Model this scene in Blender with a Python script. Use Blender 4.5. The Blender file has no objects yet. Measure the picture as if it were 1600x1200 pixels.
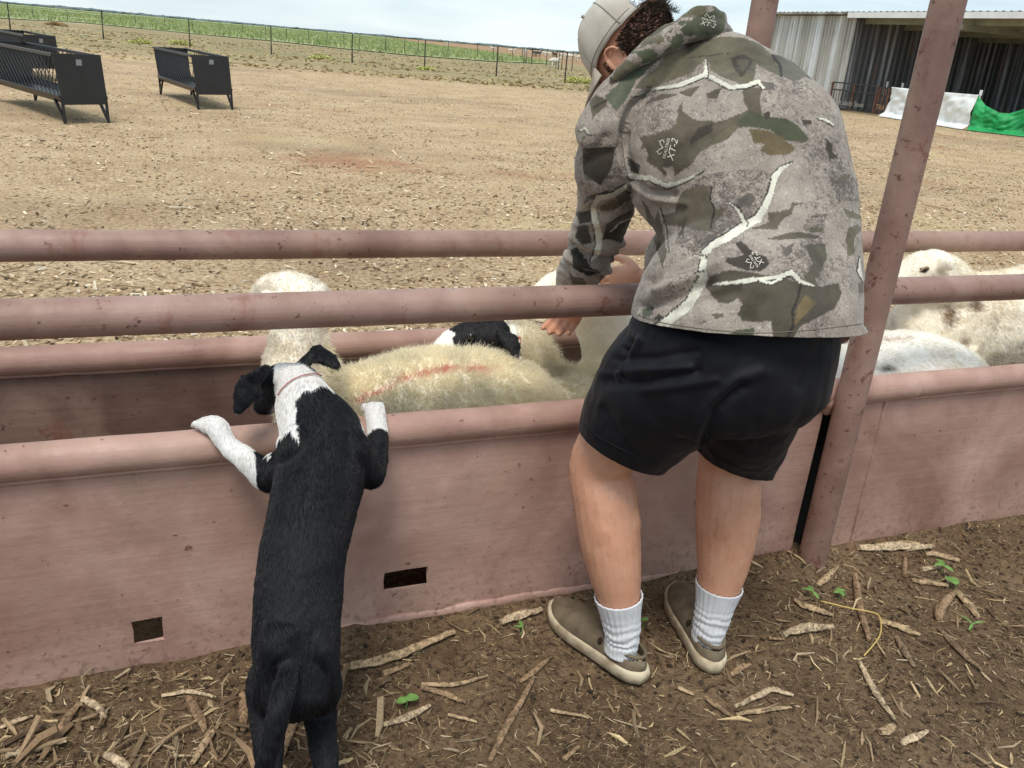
import bpy, bmesh, math, random
import numpy as np
from mathutils import Vector, Matrix, noise
from mathutils.bvhtree import BVHTree

random.seed(7); rng = np.random.default_rng(7)
scene = bpy.context.scene
COL = scene.collection

# ------------------------------------------------------------------ camera
PITCH, ROLL, YAW, FPX, CAMZ = 0.373169, 0.087542, 0.409770, 1339.0, 1.30
def cam_basis():
    cp, sp = math.cos(PITCH), math.sin(PITCH)
    f = np.array([math.sin(YAW)*cp, math.cos(YAW)*cp, -sp])
    r = np.array([math.cos(YAW), -math.sin(YAW), 0.0]); u = np.cross(r, f)
    c, s = math.cos(ROLL), math.sin(ROLL)
    return c*r + s*u, -s*r + c*u, f
CR, CU, CF = cam_basis()
CO = np.array([0, 0, CAMZ])
cam = bpy.data.cameras.new('camera'); camo = bpy.data.objects.new('camera', cam); COL.objects.link(camo)
m = Matrix.Identity(4)
for i in range(3):
    m[i][0], m[i][1], m[i][2], m[i][3] = CR[i], CU[i], -CF[i], CO[i]
camo.matrix_world = m
cam.sensor_width = 36; cam.lens = 36*FPX/1600; cam.clip_start = 0.05; cam.clip_end = 9000
scene.camera = camo

# ------------------------------------------------------------------ sky, sun, exposure
SUN_EL, SUN_AZ = math.radians(64), math.radians(215)      # azimuth clockwise from +Y: behind the camera, a little left
w = bpy.data.worlds.new('World'); scene.world = w; w.use_nodes = True
nt = w.node_tree; nt.nodes.clear()
def wn(t, **k):
    n = nt.nodes.new(t)
    for a, b in k.items(): setattr(n, a, b)
    return n
sky = wn('ShaderNodeTexSky', sky_type='NISHITA', sun_disc=False, sun_elevation=SUN_EL, sun_rotation=SUN_AZ, altitude=900)
tc = wn('ShaderNodeTexCoord'); mp = wn('ShaderNodeMapping'); mp.inputs['Scale'].default_value = (1.6, 1.6, 11)
no = wn('ShaderNodeTexNoise'); no.inputs['Scale'].default_value = 2.3; no.inputs['Detail'].default_value = 6; no.inputs['Distortion'].default_value = .3
cr = wn('ShaderNodeValToRGB'); cr.color_ramp.elements[0].position = .32; cr.color_ramp.elements[1].position = .66
cr.color_ramp.elements[0].color = (.56, .70, .80, 1); cr.color_ramp.elements[1].color = (.86, .95, .97, 1)
sc8 = wn('ShaderNodeVectorMath', operation='SCALE'); sc8.inputs['Scale'].default_value = 6.2
mx = wn('ShaderNodeMix', data_type='RGBA'); mx.inputs[0].default_value = .86
bg = wn('ShaderNodeBackground'); bg.inputs['Strength'].default_value = .1
out = wn('ShaderNodeOutputWorld'); L = nt.links.new
L(tc.outputs['Generated'], mp.inputs['Vector']); L(mp.outputs[0], no.inputs['Vector']); L(no.outputs['Fac'], cr.inputs[0])
L(cr.outputs[0], sc8.inputs[0]); L(sky.outputs[0], mx.inputs[6]); L(sc8.outputs[0], mx.inputs[7])
L(mx.outputs[2], bg.inputs['Color']); L(bg.outputs[0], out.inputs[0])
sun = bpy.data.lights.new('sun', 'SUN'); sun.energy = 1.5; sun.angle = math.radians(19); sun.color = (1, .95, .87)
suno = bpy.data.objects.new('sun', sun); COL.objects.link(suno)
sd = Vector((math.sin(SUN_AZ)*math.cos(SUN_EL), math.cos(SUN_AZ)*math.cos(SUN_EL), math.sin(SUN_EL)))
suno.rotation_euler = sd.to_track_quat('Z', 'Y').to_euler(); suno.location = (0, 0, 20)
scene.view_settings.view_transform = 'Standard'; scene.view_settings.look = 'None'
scene.view_settings.exposure = 0.82
scene.cycles.max_bounces = 7; scene.cycles.diffuse_bounces = 4; scene.cycles.glossy_bounces = 2; scene.cycles.transmission_bounces = 4; scene.cycles.caustics_reflective = False; scene.cycles.caustics_refractive = False; scene.view_settings.gamma = 1.0; scene.view_settings.use_curve_mapping = False

# ------------------------------------------------------------------ helpers
def A(*v): return np.array(v, float)
def unit(v): v = np.asarray(v, float); return v/(np.linalg.norm(v)+1e-12)
def ray(x, y): return CF + (x-800)/FPX*CR - (y-600)/FPX*CU
def Yp(x, y, Y): d = ray(x, y); return CO + d*Y/d[1]
def Zp(x, y, Z=0.0): d = ray(x, y); return CO + d*(Z-CAMZ)/d[2]
def proj(V):
    V = np.asarray(V, float)-CO; dz = V@CF
    return np.stack([800+FPX*(V@CR)/dz, 600-FPX*(V@CU)/dz], -1)
def srgb(r, g, b):
    return tuple(((c/255)/12.92 if c/255 <= .04045 else ((c/255+.055)/1.055)**2.4) for c in (r, g, b))+(1.0,)
def tag(o, label=None, cat=None, group=None, kind=None):
    if label: o['label'] = label
    if cat: o['category'] = cat
    if group: o['group'] = group
    if kind: o['kind'] = kind
    return o
def empty(name, loc, label, cat, group=None):
    o = bpy.data.objects.new(name, None); o.empty_display_size = .1; o.location = loc; COL.objects.link(o)
    return tag(o, label, cat, group)
def link(name, me, mat=None, parent=None, smooth=True):
    """link a mesh whose vertices are in world space; under a parent it keeps its place"""
    if mat is not None:
        me.materials.clear(); me.materials.append(mat)
    if smooth and isinstance(me, bpy.types.Mesh): me.polygons.foreach_set('use_smooth', [True]*len(me.polygons))
    o = bpy.data.objects.new(name, me); COL.objects.link(o)
    if parent is not None:
        o.parent = parent; top = parent; mt = Matrix.Identity(4)
        chain = []
        while top is not None: chain.append(top); top = top.parent
        for c in reversed(chain): mt = mt @ c.matrix_parent_inverse @ c.matrix_basis
        o.matrix_parent_inverse = mt.inverted()
    return o
def mesh(V, F, name='m'):
    me = bpy.data.meshes.new(name); me.from_pydata([tuple(v) for v in V], [], F); me.update(); return me
class MB:
    """collects shapes into one mesh"""
    def __init__(s): s.V = []; s.F = []; s.n = 0
    def add(s, V, F):
        V = np.asarray(V, float); s.V.append(V); s.F += [[i+s.n for i in f] for f in F]; s.n += len(V); return s
    def box(s, a, b):
        x0, y0, z0 = a; x1, y1, z1 = b
        return s.add([(x0,y0,z0),(x1,y0,z0),(x1,y1,z0),(x0,y1,z0),(x0,y0,z1),(x1,y0,z1),(x1,y1,z1),(x0,y1,z1)],
                     [(0,3,2,1),(4,5,6,7),(0,1,5,4),(1,2,6,5),(2,3,7,6),(3,0,4,7)])
    def bar(s, p, q, wd, h=None, up=(0,0,1)):
        h = wd if h is None else h; p = A(*p); q = A(*q); t = unit(q-p); u = unit(np.cross(t, A(*up)) if abs(t@unit(up)) < .99 else A(1,0,0)); v = np.cross(u, t)
        V = [c+i*u*wd/2+j*v*h/2 for c in (p, q) for i, j in ((-1,-1),(1,-1),(1,1),(-1,1))]
        return s.add(V, [(0,1,2,3),(7,6,5,4),(0,4,5,1),(1,5,6,2),(2,6,7,3),(3,7,4,0)])
    def tube(s, pts, rad, **k): return s.add(*tube(pts, rad, **k))
    def mesh(s, name='m'): return mesh(np.concatenate(s.V), s.F, name)
    def build(s, name, mat, parent=None, smooth=False): return link(name, s.mesh(name), mat, parent, smooth)
def catmull(P, n):
    P = np.asarray(P, float)
    if len(P) == 2: t = np.linspace(0, 1, n+1)[:, None]; return P[0]*(1-t)+P[1]*t
    Q = np.concatenate([[2*P[0]-P[1]], P, [2*P[-1]-P[-2]]]); out = []
    for i in range(len(P)-1):
        a, b, c, d = Q[i:i+4]
        for t in np.linspace(0, 1, n, endpoint=False):
            out.append(.5*((2*b)+(-a+c)*t+(2*a-5*b+4*c-d)*t*t+(-a+3*b-3*c+d)*t**3))
    out.append(P[-1]); return np.array(out)
def tube(pts, rad, hint=(1,0,0), seg=16, n=5, power=2.0, cap=True, round_cap=False):
    """loft ellipses along a smooth path: rad is r or (lateral, depth) per point; hint = lateral direction"""
    pts = np.asarray(pts, float); rad = np.array([(r, r) if np.isscalar(r) else r for r in rad], float)
    C = catmull(np.concatenate([pts, rad], 1), n)
    P, R = C[:, :3], np.maximum(C[:, 3:], 1e-4)
    if round_cap:
        t0 = unit(P[0]-P[1]); t1 = unit(P[-1]-P[-2]); ex = []
        for k in (.45, .85, .99):
            ex.append(math.sqrt(1-k*k))
        h0 = [(P[0]+t0*R[0].mean()*k, R[0]*math.sqrt(1-k*k)) for k in (.99, .85, .45)]
        h1 = [(P[-1]+t1*R[-1].mean()*k, R[-1]*math.sqrt(1-k*k)) for k in (.45, .85, .99)]
        P = np.array([a for a, _ in h0]+list(P)+[a for a, _ in h1]); R = np.array([b for _, b in h0]+list(R)+[b for _, b in h1])
    T = np.gradient(P, axis=0); T /= np.linalg.norm(T, axis=1)[:, None]+1e-12
    hint = np.asarray(hint, float)
    V = []; u = None
    for i in range(len(P)):
        h = hint if hint.ndim == 1 else hint[min(i, len(hint)-1)]
        h = h if u is None or abs(T[i]@unit(h)) < .97 else u
        u = unit(h-T[i]*(T[i]@h)); v = np.cross(T[i], u)
        a = np.linspace(0, 2*math.pi, seg, endpoint=False); ca, sa = np.cos(a), np.sin(a)
        if power != 2: ca = np.sign(ca)*np.abs(ca)**(2/power); sa = np.sign(sa)*np.abs(sa)**(2/power)
        V.append(P[i]+ca[:, None]*u*R[i, 0]+sa[:, None]*v*R[i, 1])
    V = np.concatenate(V); F = []
    for i in range(len(P)-1):
        for j in range(seg):
            k = (j+1) % seg; F.append((i*seg+j, i*seg+k, (i+1)*seg+k, (i+1)*seg+j))
    if cap: F.append(tuple(range(seg-1, -1, -1))); F.append(tuple(range((len(P)-1)*seg, len(P)*seg)))
    return V, F
def ball(c, r, M=None, seg=20, rings=12):
    """ellipsoid; r = three radii; M = 3x3 with axes as columns"""
    V = []; F = []
    for i in range(rings+1):
        th = math.pi*i/rings
        for j in range(seg):
            ph = 2*math.pi*j/seg; V.append((r[0]*math.sin(th)*math.cos(ph), r[1]*math.sin(th)*math.sin(ph), r[2]*math.cos(th)))
    for i in range(rings):
        for j in range(seg):
            k = (j+1) % seg; F.append((i*seg+j, (i+1)*seg+j, (i+1)*seg+k, i*seg+k))
    V = np.array(V)
    if M is not None: V = V@np.asarray(M).T
    return V+np.asarray(c), F
def fuse(shapes, voxel=.005, smooth=4, name='body'):
    """grow one continuous skin over overlapping shapes"""
    b = MB()
    for V, F in shapes: b.add(V, F)
    o = bpy.data.objects.new('tmp', b.mesh('tmp')); COL.objects.link(o)
    r = o.modifiers.new('r', 'REMESH'); r.mode = 'VOXEL'; r.voxel_size = voxel
    if smooth: s = o.modifiers.new('s', 'SMOOTH'); s.iterations = smooth; s.factor = .5
    dg = bpy.context.evaluated_depsgraph_get(); me = bpy.data.meshes.new_from_object(o.evaluated_get(dg)); me.name = name
    bpy.data.objects.remove(o, do_unlink=True); return me
def get(me):
    n = len(me.vertices); V = np.empty(n*3); me.vertices.foreach_get('co', V)
    N = np.empty(n*3); me.vertex_normals.foreach_get('vector', N); return V.reshape(-1, 3), N.reshape(-1, 3)
def put(me, V): me.vertices.foreach_set('co', np.ascontiguousarray(V).ravel()); me.update()
_pt = np.random.default_rng(3).permutation(256); _pt = np.concatenate([_pt, _pt, _pt])
_gr = np.random.default_rng(4).normal(size=(256, 3)); _gr /= np.linalg.norm(_gr, axis=1)[:, None]
def nz(V, scale, off=0.0):
    """gradient noise, all points at once"""
    P = np.asarray(V, float)*scale+off+.37; I = np.floor(P).astype(int); f = P-I; I &= 255; u = f*f*f*(f*(f*6-15)+10); out = 0
    for dx in (0, 1):
        wx = u[:, 0] if dx else 1-u[:, 0]
        for dy in (0, 1):
            wy = u[:, 1] if dy else 1-u[:, 1]
            for dz in (0, 1):
                wz = u[:, 2] if dz else 1-u[:, 2]; h = _pt[_pt[_pt[I[:, 0]+dx]+I[:, 1]+dy]+I[:, 2]+dz]; out = out+wx*wy*wz*(_gr[h]*(f-A(dx, dy, dz))).sum(1)
    return out*1.5
def fbm(V, scale, oct=3, off=0.0):
    o = 0; a = 1.0
    for k in range(oct): o = o+a*nz(V, scale*2**k, off+k*13.1); a *= .5
    return o
def in_poly(P, poly):
    poly = np.asarray(poly, float); x, y = P[:, 0], P[:, 1]; c = np.zeros(len(P), bool); j = len(poly)-1
    for i in range(len(poly)):
        xi, yi = poly[i]; xj, yj = poly[j]
        hit = ((yi > y) != (yj > y)) & (x < (xj-xi)*(y-yi)/(yj-yi+1e-9)+xi); c ^= hit; j = i
    return c
def line_dist(P, pts):
    """distance to a polyline, signed side, and position along it (0..1)"""
    pts = np.asarray(pts, float); best = np.full(len(P), 1e9); par = np.zeros(len(P)); side = np.zeros(len(P)); k = len(pts)-1
    for i in range(k):
        a, b = pts[i], pts[i+1]; d = b-a; t = np.clip(((P-a)@d)/(d@d+1e-9), 0, 1); q = P-(a+t[:, None]*d); e = np.hypot(q[:, 0], q[:, 1])
        mm = e < best; best[mm] = e[mm]; par[mm] = (i+t[mm]); side[mm] = np.sign(d[0]*q[mm, 1]-d[1]*q[mm, 0])
    return best, par, side
def facing(V, N):
    d = CO-V; d /= np.linalg.norm(d, axis=1)[:, None]; return (d*N).sum(1)
def color_attr(me, name, C):
    a = me.color_attributes.new(name, 'FLOAT_COLOR', 'POINT'); C = np.asarray(C, np.float32)
    if C.shape[1] == 3: C = np.concatenate([C, np.ones((len(C), 1), np.float32)], 1)
    a.data.foreach_set('color', np.ascontiguousarray(C, np.float32).ravel())

# ------------------------------------------------------------------ materials
class NT:
    def __init__(s, name, rough=.6, spec=.5):
        s.m = bpy.data.materials.new(name); s.m.use_nodes = True; s.t = s.m.node_tree; s.b = s.t.nodes['Principled BSDF']
        s.b.inputs['Roughness'].default_value = rough; s.b.inputs['Specular IOR Level'].default_value = spec
        s.tc = s.t.nodes.new('ShaderNodeTexCoord'); s.geo = s.t.nodes.new('ShaderNodeNewGeometry')
    def n(s, t, **k):
        n = s.t.nodes.new(t)
        for a, b in k.items(): setattr(n, a, b)
        return n
    def l(s, a, b): s.t.links.new(a, b)
    def pos(s, scale=(1,1,1), rot=(0,0,0)):
        mp = s.n('ShaderNodeMapping'); mp.inputs['Scale'].default_value = scale; mp.inputs['Rotation'].default_value = rot
        s.l(s.geo.outputs['Position'], mp.inputs['Vector']); return mp.outputs[0]
    def noise(s, scale, detail=4, vec=None, dist=0.0, rough=.55):
        n = s.n('ShaderNodeTexNoise'); n.inputs['Scale'].default_value = scale; n.inputs['Detail'].default_value = detail
        n.inputs['Distortion'].default_value = dist; n.inputs['Roughness'].default_value = rough
        s.l(vec if vec is not None else s.geo.outputs['Position'], n.inputs['Vector']); return n.outputs['Fac']
    def ramp(s, fac, stops):
        r = s.n('ShaderNodeValToRGB'); e = r.color_ramp.elements
        while len(e) < len(stops): e.new(.5)
        for i, (p, c) in enumerate(stops):
            e[i].position = p; e[i].color = c if not np.isscalar(c) else (c, c, c, 1)
        s.l(fac, r.inputs[0]); return r.outputs[0]
    def mix(s, fac, a, b, mode='MIX'):
        x = s.n('ShaderNodeMix', data_type='RGBA', blend_type=mode)
        for v, k in ((fac, 0), (a, 6), (b, 7)):
            if isinstance(v, (int, float)): x.inputs[k].default_value = v
            elif isinstance(v, tuple): x.inputs[k].default_value = v
            else: s.l(v, x.inputs[k])
        return x.outputs[2]
    def math(s, op, a, b=0.0):
        x = s.n('ShaderNodeMath', operation=op)
        for v, k in ((a, 0), (b, 1)):
            if isinstance(v, (int, float)): x.inputs[k].default_value = v
            else: s.l(v, x.inputs[k])
        return x.outputs[0]
    def attr(s, name):
        a = s.n('ShaderNodeAttribute'); a.attribute_name = name; return a
    def bump(s, h, strength=.3, dist=.002, prev=None):
        b = s.n('ShaderNodeBump'); b.inputs['Strength'].default_value = strength; b.inputs['Distance'].default_value = dist
        s.l(h, b.inputs['Height'])
        if prev is not None: s.l(prev, b.inputs['Normal'])
        s.l(b.outputs[0], s.b.inputs['Normal']); return b.outputs[0]
    def base(s, c):
        if isinstance(c, tuple): s.b.inputs['Base Color'].default_value = c
        else: s.l(c, s.b.inputs['Base Color'])
        return s
    def rough(s, v): s.l(v, s.b.inputs['Roughness'])
def simple(name, c, rough=.6, spec=.4, var=.15, scale=40, bump=.15, bdist=.001, metal=0.0):
    t = NT(name, rough, spec); f = t.noise(scale, 5)
    lo = tuple(x*(1-var) for x in c[:3])+(1,); hi = tuple(min(1, x*(1+var)) for x in c[:3])+(1,)
    t.base(t.ramp(f, [(.3, lo), (.7, hi)])); t.b.inputs['Metallic'].default_value = metal
    if bump: t.bump(t.noise(scale*3, 4), bump, bdist)
    return t.m

def painted_steel(name, worn=0.0, streak_axis='x', base_k=1.0):
    t = NT(name, .42, .5)
    sc = {'x': (2.2, 60, 60), 'z': (60, 60, 2.2), 'y': (60, 2.2, 60)}[streak_axis]
    big = t.noise(2.6, 5, dist=.6); mid = t.noise(11, 6); st = t.noise(1.0, 5, t.pos(sc))
    k = base_k
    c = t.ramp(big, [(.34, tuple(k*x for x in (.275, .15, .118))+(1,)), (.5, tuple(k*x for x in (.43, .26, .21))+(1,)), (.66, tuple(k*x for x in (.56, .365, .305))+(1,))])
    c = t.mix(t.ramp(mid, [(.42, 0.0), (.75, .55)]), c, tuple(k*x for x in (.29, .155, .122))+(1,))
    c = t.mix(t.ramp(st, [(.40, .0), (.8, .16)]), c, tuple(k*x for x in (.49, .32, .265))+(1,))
    dust = t.noise(3.2, 7, t.pos((1, 1, .6)), dist=.8); c = t.mix(t.ramp(dust, [(.50, 0.0), (.62, .42)]), c, (.40, .27, .20, 1))
    sp = t.noise(38, 8, rough=.7); rustm = t.ramp(sp, [(.645-.05*worn, 0.0), (.68-.05*worn, .8)])
    c = t.mix(rustm, c, (.085, .03, .018, 1))
    if worn: 
        wz = t.noise(6, 8, t.pos((1, 1, .35)), rough=.7); c = t.mix(t.ramp(wz, [(.56, 0.0), (.66, .75)]), c, (.20, .062, .038, 1))
    # peeled flakes, scuffs and mud splashes
    fl = t.noise(9, 9, rough=.78); c = t.mix(t.ramp(fl, [(.635-.04*worn, 0.0), (.655-.04*worn, .75)]), c, (.17, .066, .046, 1))
    scf = t.noise(1.0, 7, t.pos((7, 40, 90), (0, .5, 0)), rough=.75); c = t.mix(t.ramp(scf, [(.66, 0.0), (.70, .55)]), c, (.13, .06, .045, 1))
    sz = t.n('ShaderNodeSeparateXYZ'); t.l(t.geo.outputs['Position'], sz.inputs[0]); mr = t.n('ShaderNodeMapRange'); mr.inputs['From Min'].default_value = .22; mr.inputs['From Max'].default_value = 0.0; t.l(sz.outputs[2], mr.inputs['Value'])
    mud = t.math('MULTIPLY', t.ramp(t.noise(55, 7, rough=.7), [(.52, 0.0), (.62, 1.0)]), t.math('MULTIPLY', mr.outputs[0], .55)); c = t.mix(mud, c, (.14, .09, .055, 1))
    t.base(c)
    t.rough(t.ramp(mid, [(.3, .44), (.7, .70)]))
    h = t.math('ADD', t.math('MULTIPLY', st, .3), t.math('ADD', t.math('MULTIPLY', mid, .8), t.math('MULTIPLY', sp, .35)))
    t.bump(h, .75, .005)
    return t.m
M = {}
M['paint'] = painted_steel('painted trough steel')
M['paint_in_shade'] = painted_steel('shade toned inner trough steel', .6, 'x', .42)  # base colour darkened to carry the shade inside the trough
M['paint_post'] = painted_steel('painted post steel', 1.0, 'z', .66)
M['paint_rail'] = painted_steel('painted rail steel', .5, 'x', .70)
M['black_steel'] = simple('black enamel', (.012, .014, .018, 1), .38, .5, .25, 6, .1)
M['white_cloth'] = simple('white tarpaulin', (.78, .80, .79, 1), .6, .3, .06, 3, .5, .03)
M['green_cloth'] = simple('green tarpaulin', (.015, .30, .085, 1), .55, .4, .25, 2.5, .5, .03)
M['galv'] = simple('galvanised wire', (.55, .56, .55, 1), .4, .5, .15, 30, 0, metal=.6)
M['tpost'] = simple('dark fence post steel', (.045, .04, .035, 1), .7, .3, .3, 20)
M['label'] = simple('pale sticker', (.22, .24, .25, 1), .4)
M['rust_steel'] = simple('rusty steel', (.13, .06, .045, 1), .8, .3, .35, 9, .3)
M['panel_dark'] = simple('dark gate sheet', (.03, .034, .036, 1), .5, .4, .3, 3)
M['letter_white'] = simple('painted lettering', (.36, .33, .29, 1), .6)
# ================================================================== THE SETTING
# ---- ground: one sheet to the horizon, fine near the trough
def grad_axis(lo, hi, fine_lo, fine_hi, step, grow=1.22):
    c = list(np.arange(fine_lo, fine_hi, step)); s = step; x = c[-1]
    while x < hi: s *= grow; x += s; c.append(min(x, hi))
    s = step; x = c[0]; pre = []
    while x > lo: s *= grow; x -= s; pre.append(max(x, lo))
    return np.array(pre[::-1]+c)
gx = grad_axis(-3500, 3500, -1.0, 3.2, .022); gy = grad_axis(-60, 4500, .75, 2.3, .022)
GX, GY = np.meshgrid(gx, gy); GV = np.stack([GX.ravel(), GY.ravel(), np.zeros(GX.size)], 1)
def ground_z(P):
    P = np.asarray(P, float); q = np.stack([P[:, 0], P[:, 1], np.zeros(len(P))], 1)
    near = np.clip((9-np.hypot(P[:, 0]-1, P[:, 1]-1.5))/6, 0, 1)
    z = near*(fbm(q, 2.1, 3)*.010+fbm(q, 9.0, 3, 5.)*.006+fbm(q, 38., 2, 9.)*.0025)
    d = np.hypot(P[:, 0]-1.59, (P[:, 1]-1.58)*1.4); z += .03*np.exp(-(d/.11)**2)
    # footing: a little soil banked against the trough
    z += .012*np.exp(-((P[:, 1]-1.64)/.05)**2)*(np.abs(P[:, 0]) < 6)
    return z-.004
GV[:, 2] = ground_z(GV)
nx = len(gx); GF = [(j*nx+i, j*nx+i+1, (j+1)*nx+i+1, (j+1)*nx+i) for j in range(len(gy)-1) for i in range(nx-1)]
t = NT('yard soil', .95, .15)
sx = t.n('ShaderNodeSeparateXYZ'); t.l(t.geo.outputs['Position'], sx.inputs[0]); PX, PY = sx.outputs[0], sx.outputs[1]
n1 = t.noise(3.2, 6); n2 = t.noise(26, 8, rough=.65); n3 = t.noise(140, 5, rough=.7); n0 = t.noise(.35, 5)
soil = t.ramp(n1, [(.30, (.145, .092, .052, 1)), (.52, (.24, .158, .092, 1)), (.72, (.33, .225, .135, 1))])
n4 = t.noise(75, 8, rough=.75); soil = t.mix(t.ramp(n4, [(.40, .85), (.50, 0.0)]), soil, (.042, .026, .016, 1)); soil = t.mix(t.ramp(n2, [(.45, 0.0), (.65, .55)]), soil, (.075, .046, .028, 1)); soil = t.mix(t.ramp(n3, [(.56, 0.0), (.66, .75)]), soil, (.30, .21, .125, 1))
yard = t.ramp(t.noise(1.3, 7, rough=.65), [(.30, (.41, .275, .155, 1)), (.5, (.53, .38, .225, 1)), (.7, (.64, .485, .31, 1))])
v1 = t.noise(34, 7, rough=.75); yard = t.mix(t.ramp(v1, [(.41, .8), (.50, 0.0)]), yard, (.17, .11, .065, 1))
yard = t.mix(t.ramp(v1, [(.54, 0.0), (.62, .8)]), yard, (.74, .62, .44, 1))
yard = t.mix(t.ramp(n0, [(.60, 0.0), (.70, .6)]), yard, (.36, .185, .10, 1))              # bare red earth
yard = t.mix(t.ramp(t.noise(.5, 6), [(.56, 0.0), (.70, .6)]), yard, (.55, .43, .23, 1))   # spilled straw
rp = t.n('ShaderNodeVectorMath', operation='DISTANCE'); t.l(t.geo.outputs['Position'], rp.inputs[0]); rp.inputs[1].default_value = tuple(Zp(548, 252)); rdist = t.math('ADD', rp.outputs['Value'], t.math('MULTIPLY', t.math('SUBTRACT', n1, .5), 2.2))
yard = t.mix(t.ramp(rdist, [(.25, .75), (.95, 0.0)]), yard, (.40, .19, .105, 1))          # scraped patch of red earth
damp = t.noise(.16, 4, t.pos((1, 1.7, 1))); yard = t.mix(t.ramp(damp, [(.50, 0.0), (.64, .45)]), yard, (.27, .19, .125, 1))
far = t.ramp(t.noise(.22, 6, t.pos((.35, 1.3, 1))), [(.32, (.30, .225, .125, 1)), (.5, (.335, .265, .145, 1)), (.62, (.25, .225, .115, 1)), (.75, (.185, .19, .085, 1))])
far = t.mix(t.ramp(t.noise(5, 7, rough=.7), [(.45, 0.0), (.62, .6)]), far, (.17, .14, .075, 1)); far = t.mix(t.ramp(t.noise(.5, 5, t.pos((.25, 2.2, 1))), [(.52, 0.0), (.62, .6)]), far, (.46, .36, .21, 1))
plain = t.ramp(t.noise(.012, 4, t.pos((.3, 1.6, 1))), [(.35, (.30, .185, .10, 1)), (.6, (.36, .235, .13, 1))])
def step(v, a, b):
    mr = t.n('ShaderNodeMapRange', interpolation_type='SMOOTHSTEP'); mr.inputs['From Min'].default_value = a; mr.inputs['From Max'].default_value = b
    t.l(v, mr.inputs['Value']); return mr.outputs[0]
wob = t.math('ADD', PY, t.math('MULTIPLY', t.math('SUBTRACT', n1, .5), .25))
wobf = t.math('ADD', PY, t.math('MULTIPLY', t.math('SUBTRACT', n0, .5), 9.0))
dist = t.math('ADD', wobf, t.math('MULTIPLY', PX, .30))
c = t.mix(step(wob, 1.9, 2.15), soil, yard); c = t.mix(step(dist, 31, 39), c, far); c = t.mix(step(dist, 95, 130), c, plain)
t.base(c); bmp = t.bump(t.math('ADD', t.math('MULTIPLY', n2, .7), t.math('ADD', t.math('MULTIPLY', n4, .5), t.math('MULTIPLY', n3, .3))), 1.0, .02)
M['ground'] = t.m
g = link('ground', mesh(GV, GF, 'ground'), M['ground']); tag(g, kind='structure')

# ---- trough: two painted walls with rolled lips, cut slots, and a gap at the post
WY, FY, LZ, LR = 1.64, 2.20, .505, .036
trough = empty('feed_trough', (1.0, WY, 0), 'long dusty red painted steel trough with rolled lips, sheep standing in it', 'trough')
def wall_panel(x0, x1, y0, y1, z1, holes, name, mat):
    xs = sorted({x0, x1, *[h[0] for h in holes], *[h[1] for h in holes]}); fine = []
    for a, b in zip(xs[:-1], xs[1:]):
        k = max(1, int((b-a)/.05)); fine += list(np.linspace(a, b, k, endpoint=False))
    xs = fine+[xs[-1]]
    zs = sorted({-.08, z1, *[h[2] for h in holes], *[h[3] for h in holes], .04, .3, .4})
    V = []; F = []; ix = {}
    def vid(i, k, s):
        if (i, k, s) not in ix:
            x, z = xs[i], zs[k]
            edge = any(h[0]-1e-6 <= x <= h[1]+1e-6 and h[2]-1e-6 <= z <= h[3]+1e-6 for h in holes)
            j = .0025 if edge else 0
            dy = noise.noise(Vector((x*3, z*4, 2)))*.004
            V.append((x+random.uniform(-j, j), (y0 if s == 0 else y1)+dy, z+random.uniform(-j, j)+(0 if not edge else .006*(x-holes[0][0])*0)))
            ix[(i, k, s)] = len(V)-1
        return ix[(i, k, s)]
    solid = {}
    for i in range(len(xs)-1):
        for k in range(len(zs)-1):
            xm, zm = (xs[i]+xs[i+1])/2, (zs[k]+zs[k+1])/2
            solid[(i, k)] = not any(h[0] < xm < h[1] and h[2] < zm < h[3] for h in holes)
    for (i, k), s in solid.items():
        if not s: continue
        F.append((vid(i,k,0), vid(i+1,k,0), vid(i+1,k+1,0), vid(i,k+1,0))); F.append((vid(i,k,1), vid(i,k+1,1), vid(i+1,k+1,1), vid(i+1,k,1)))
        for di, dk, e in ((-1,0,((i,k),(i,k+1))), (1,0,((i+1,k+1),(i+1,k))), (0,-1,((i+1,k),(i,k))), (0,1,((i,k+1),(i+1,k+1)))):
            if not solid.get((i+di, k+dk), False):
                (a, b), (c_, d_) = e; F.append((vid(a,b,0), vid(c_,d_,0), vid(c_,d_,1), vid(a,b,1)))
    return link(name, mesh(V, F, name), mat, trough, smooth=False)
hA0, hA1 = Yp(206, 972, WY), Yp(256, 995, WY); hB0, hB1 = Yp(601, 897, WY), Yp(671, 912, WY)
holes = [(hA0[0], hA1[0], hA1[2]-.006, hA0[2]+.002), (hB0[0], hB1[0]-.004, hB0[2]-.048, hB0[2]+.002)]
GAPX0, GAPX1 = 1.632, 1.69
wall_panel(-3.2, GAPX0, WY, WY+.007, .475, holes, 'front_wall', M['paint'])
wall_panel(GAPX1, 6.0, WY+.004, WY+.011, .475, [], 'front_wall', M['paint'])
wall_panel(-3.2, 6.0, FY, FY+.01, .475, [], 'back_wall', M['paint_in_shade'])
def lumpy_tube(pts, r, amp, name, mat, parent, seg=20, n=60, hint=(0, 0, 1), freq=9):
    V, F = tube(pts, [r]*len(pts), hint=hint, seg=seg, n=n, cap=True)
    V += (fbm(V, freq, 3)*amp)[:, None]*unit(A(.2, -.6, .6)); return link(name, mesh(V, F, name), mat, parent)
lumpy_tube([(-3.2, WY+.012, LZ), (GAPX0-.06, WY+.012, LZ), (GAPX0, WY+.02, LZ-.012)], LR, .004, 'lip', M['paint'], trough, n=90)
lumpy_tube([(GAPX1+.005, WY+.016, LZ), (6.0, WY+.016, LZ)], LR, .003, 'lip', M['paint'], trough, n=90)
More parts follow.
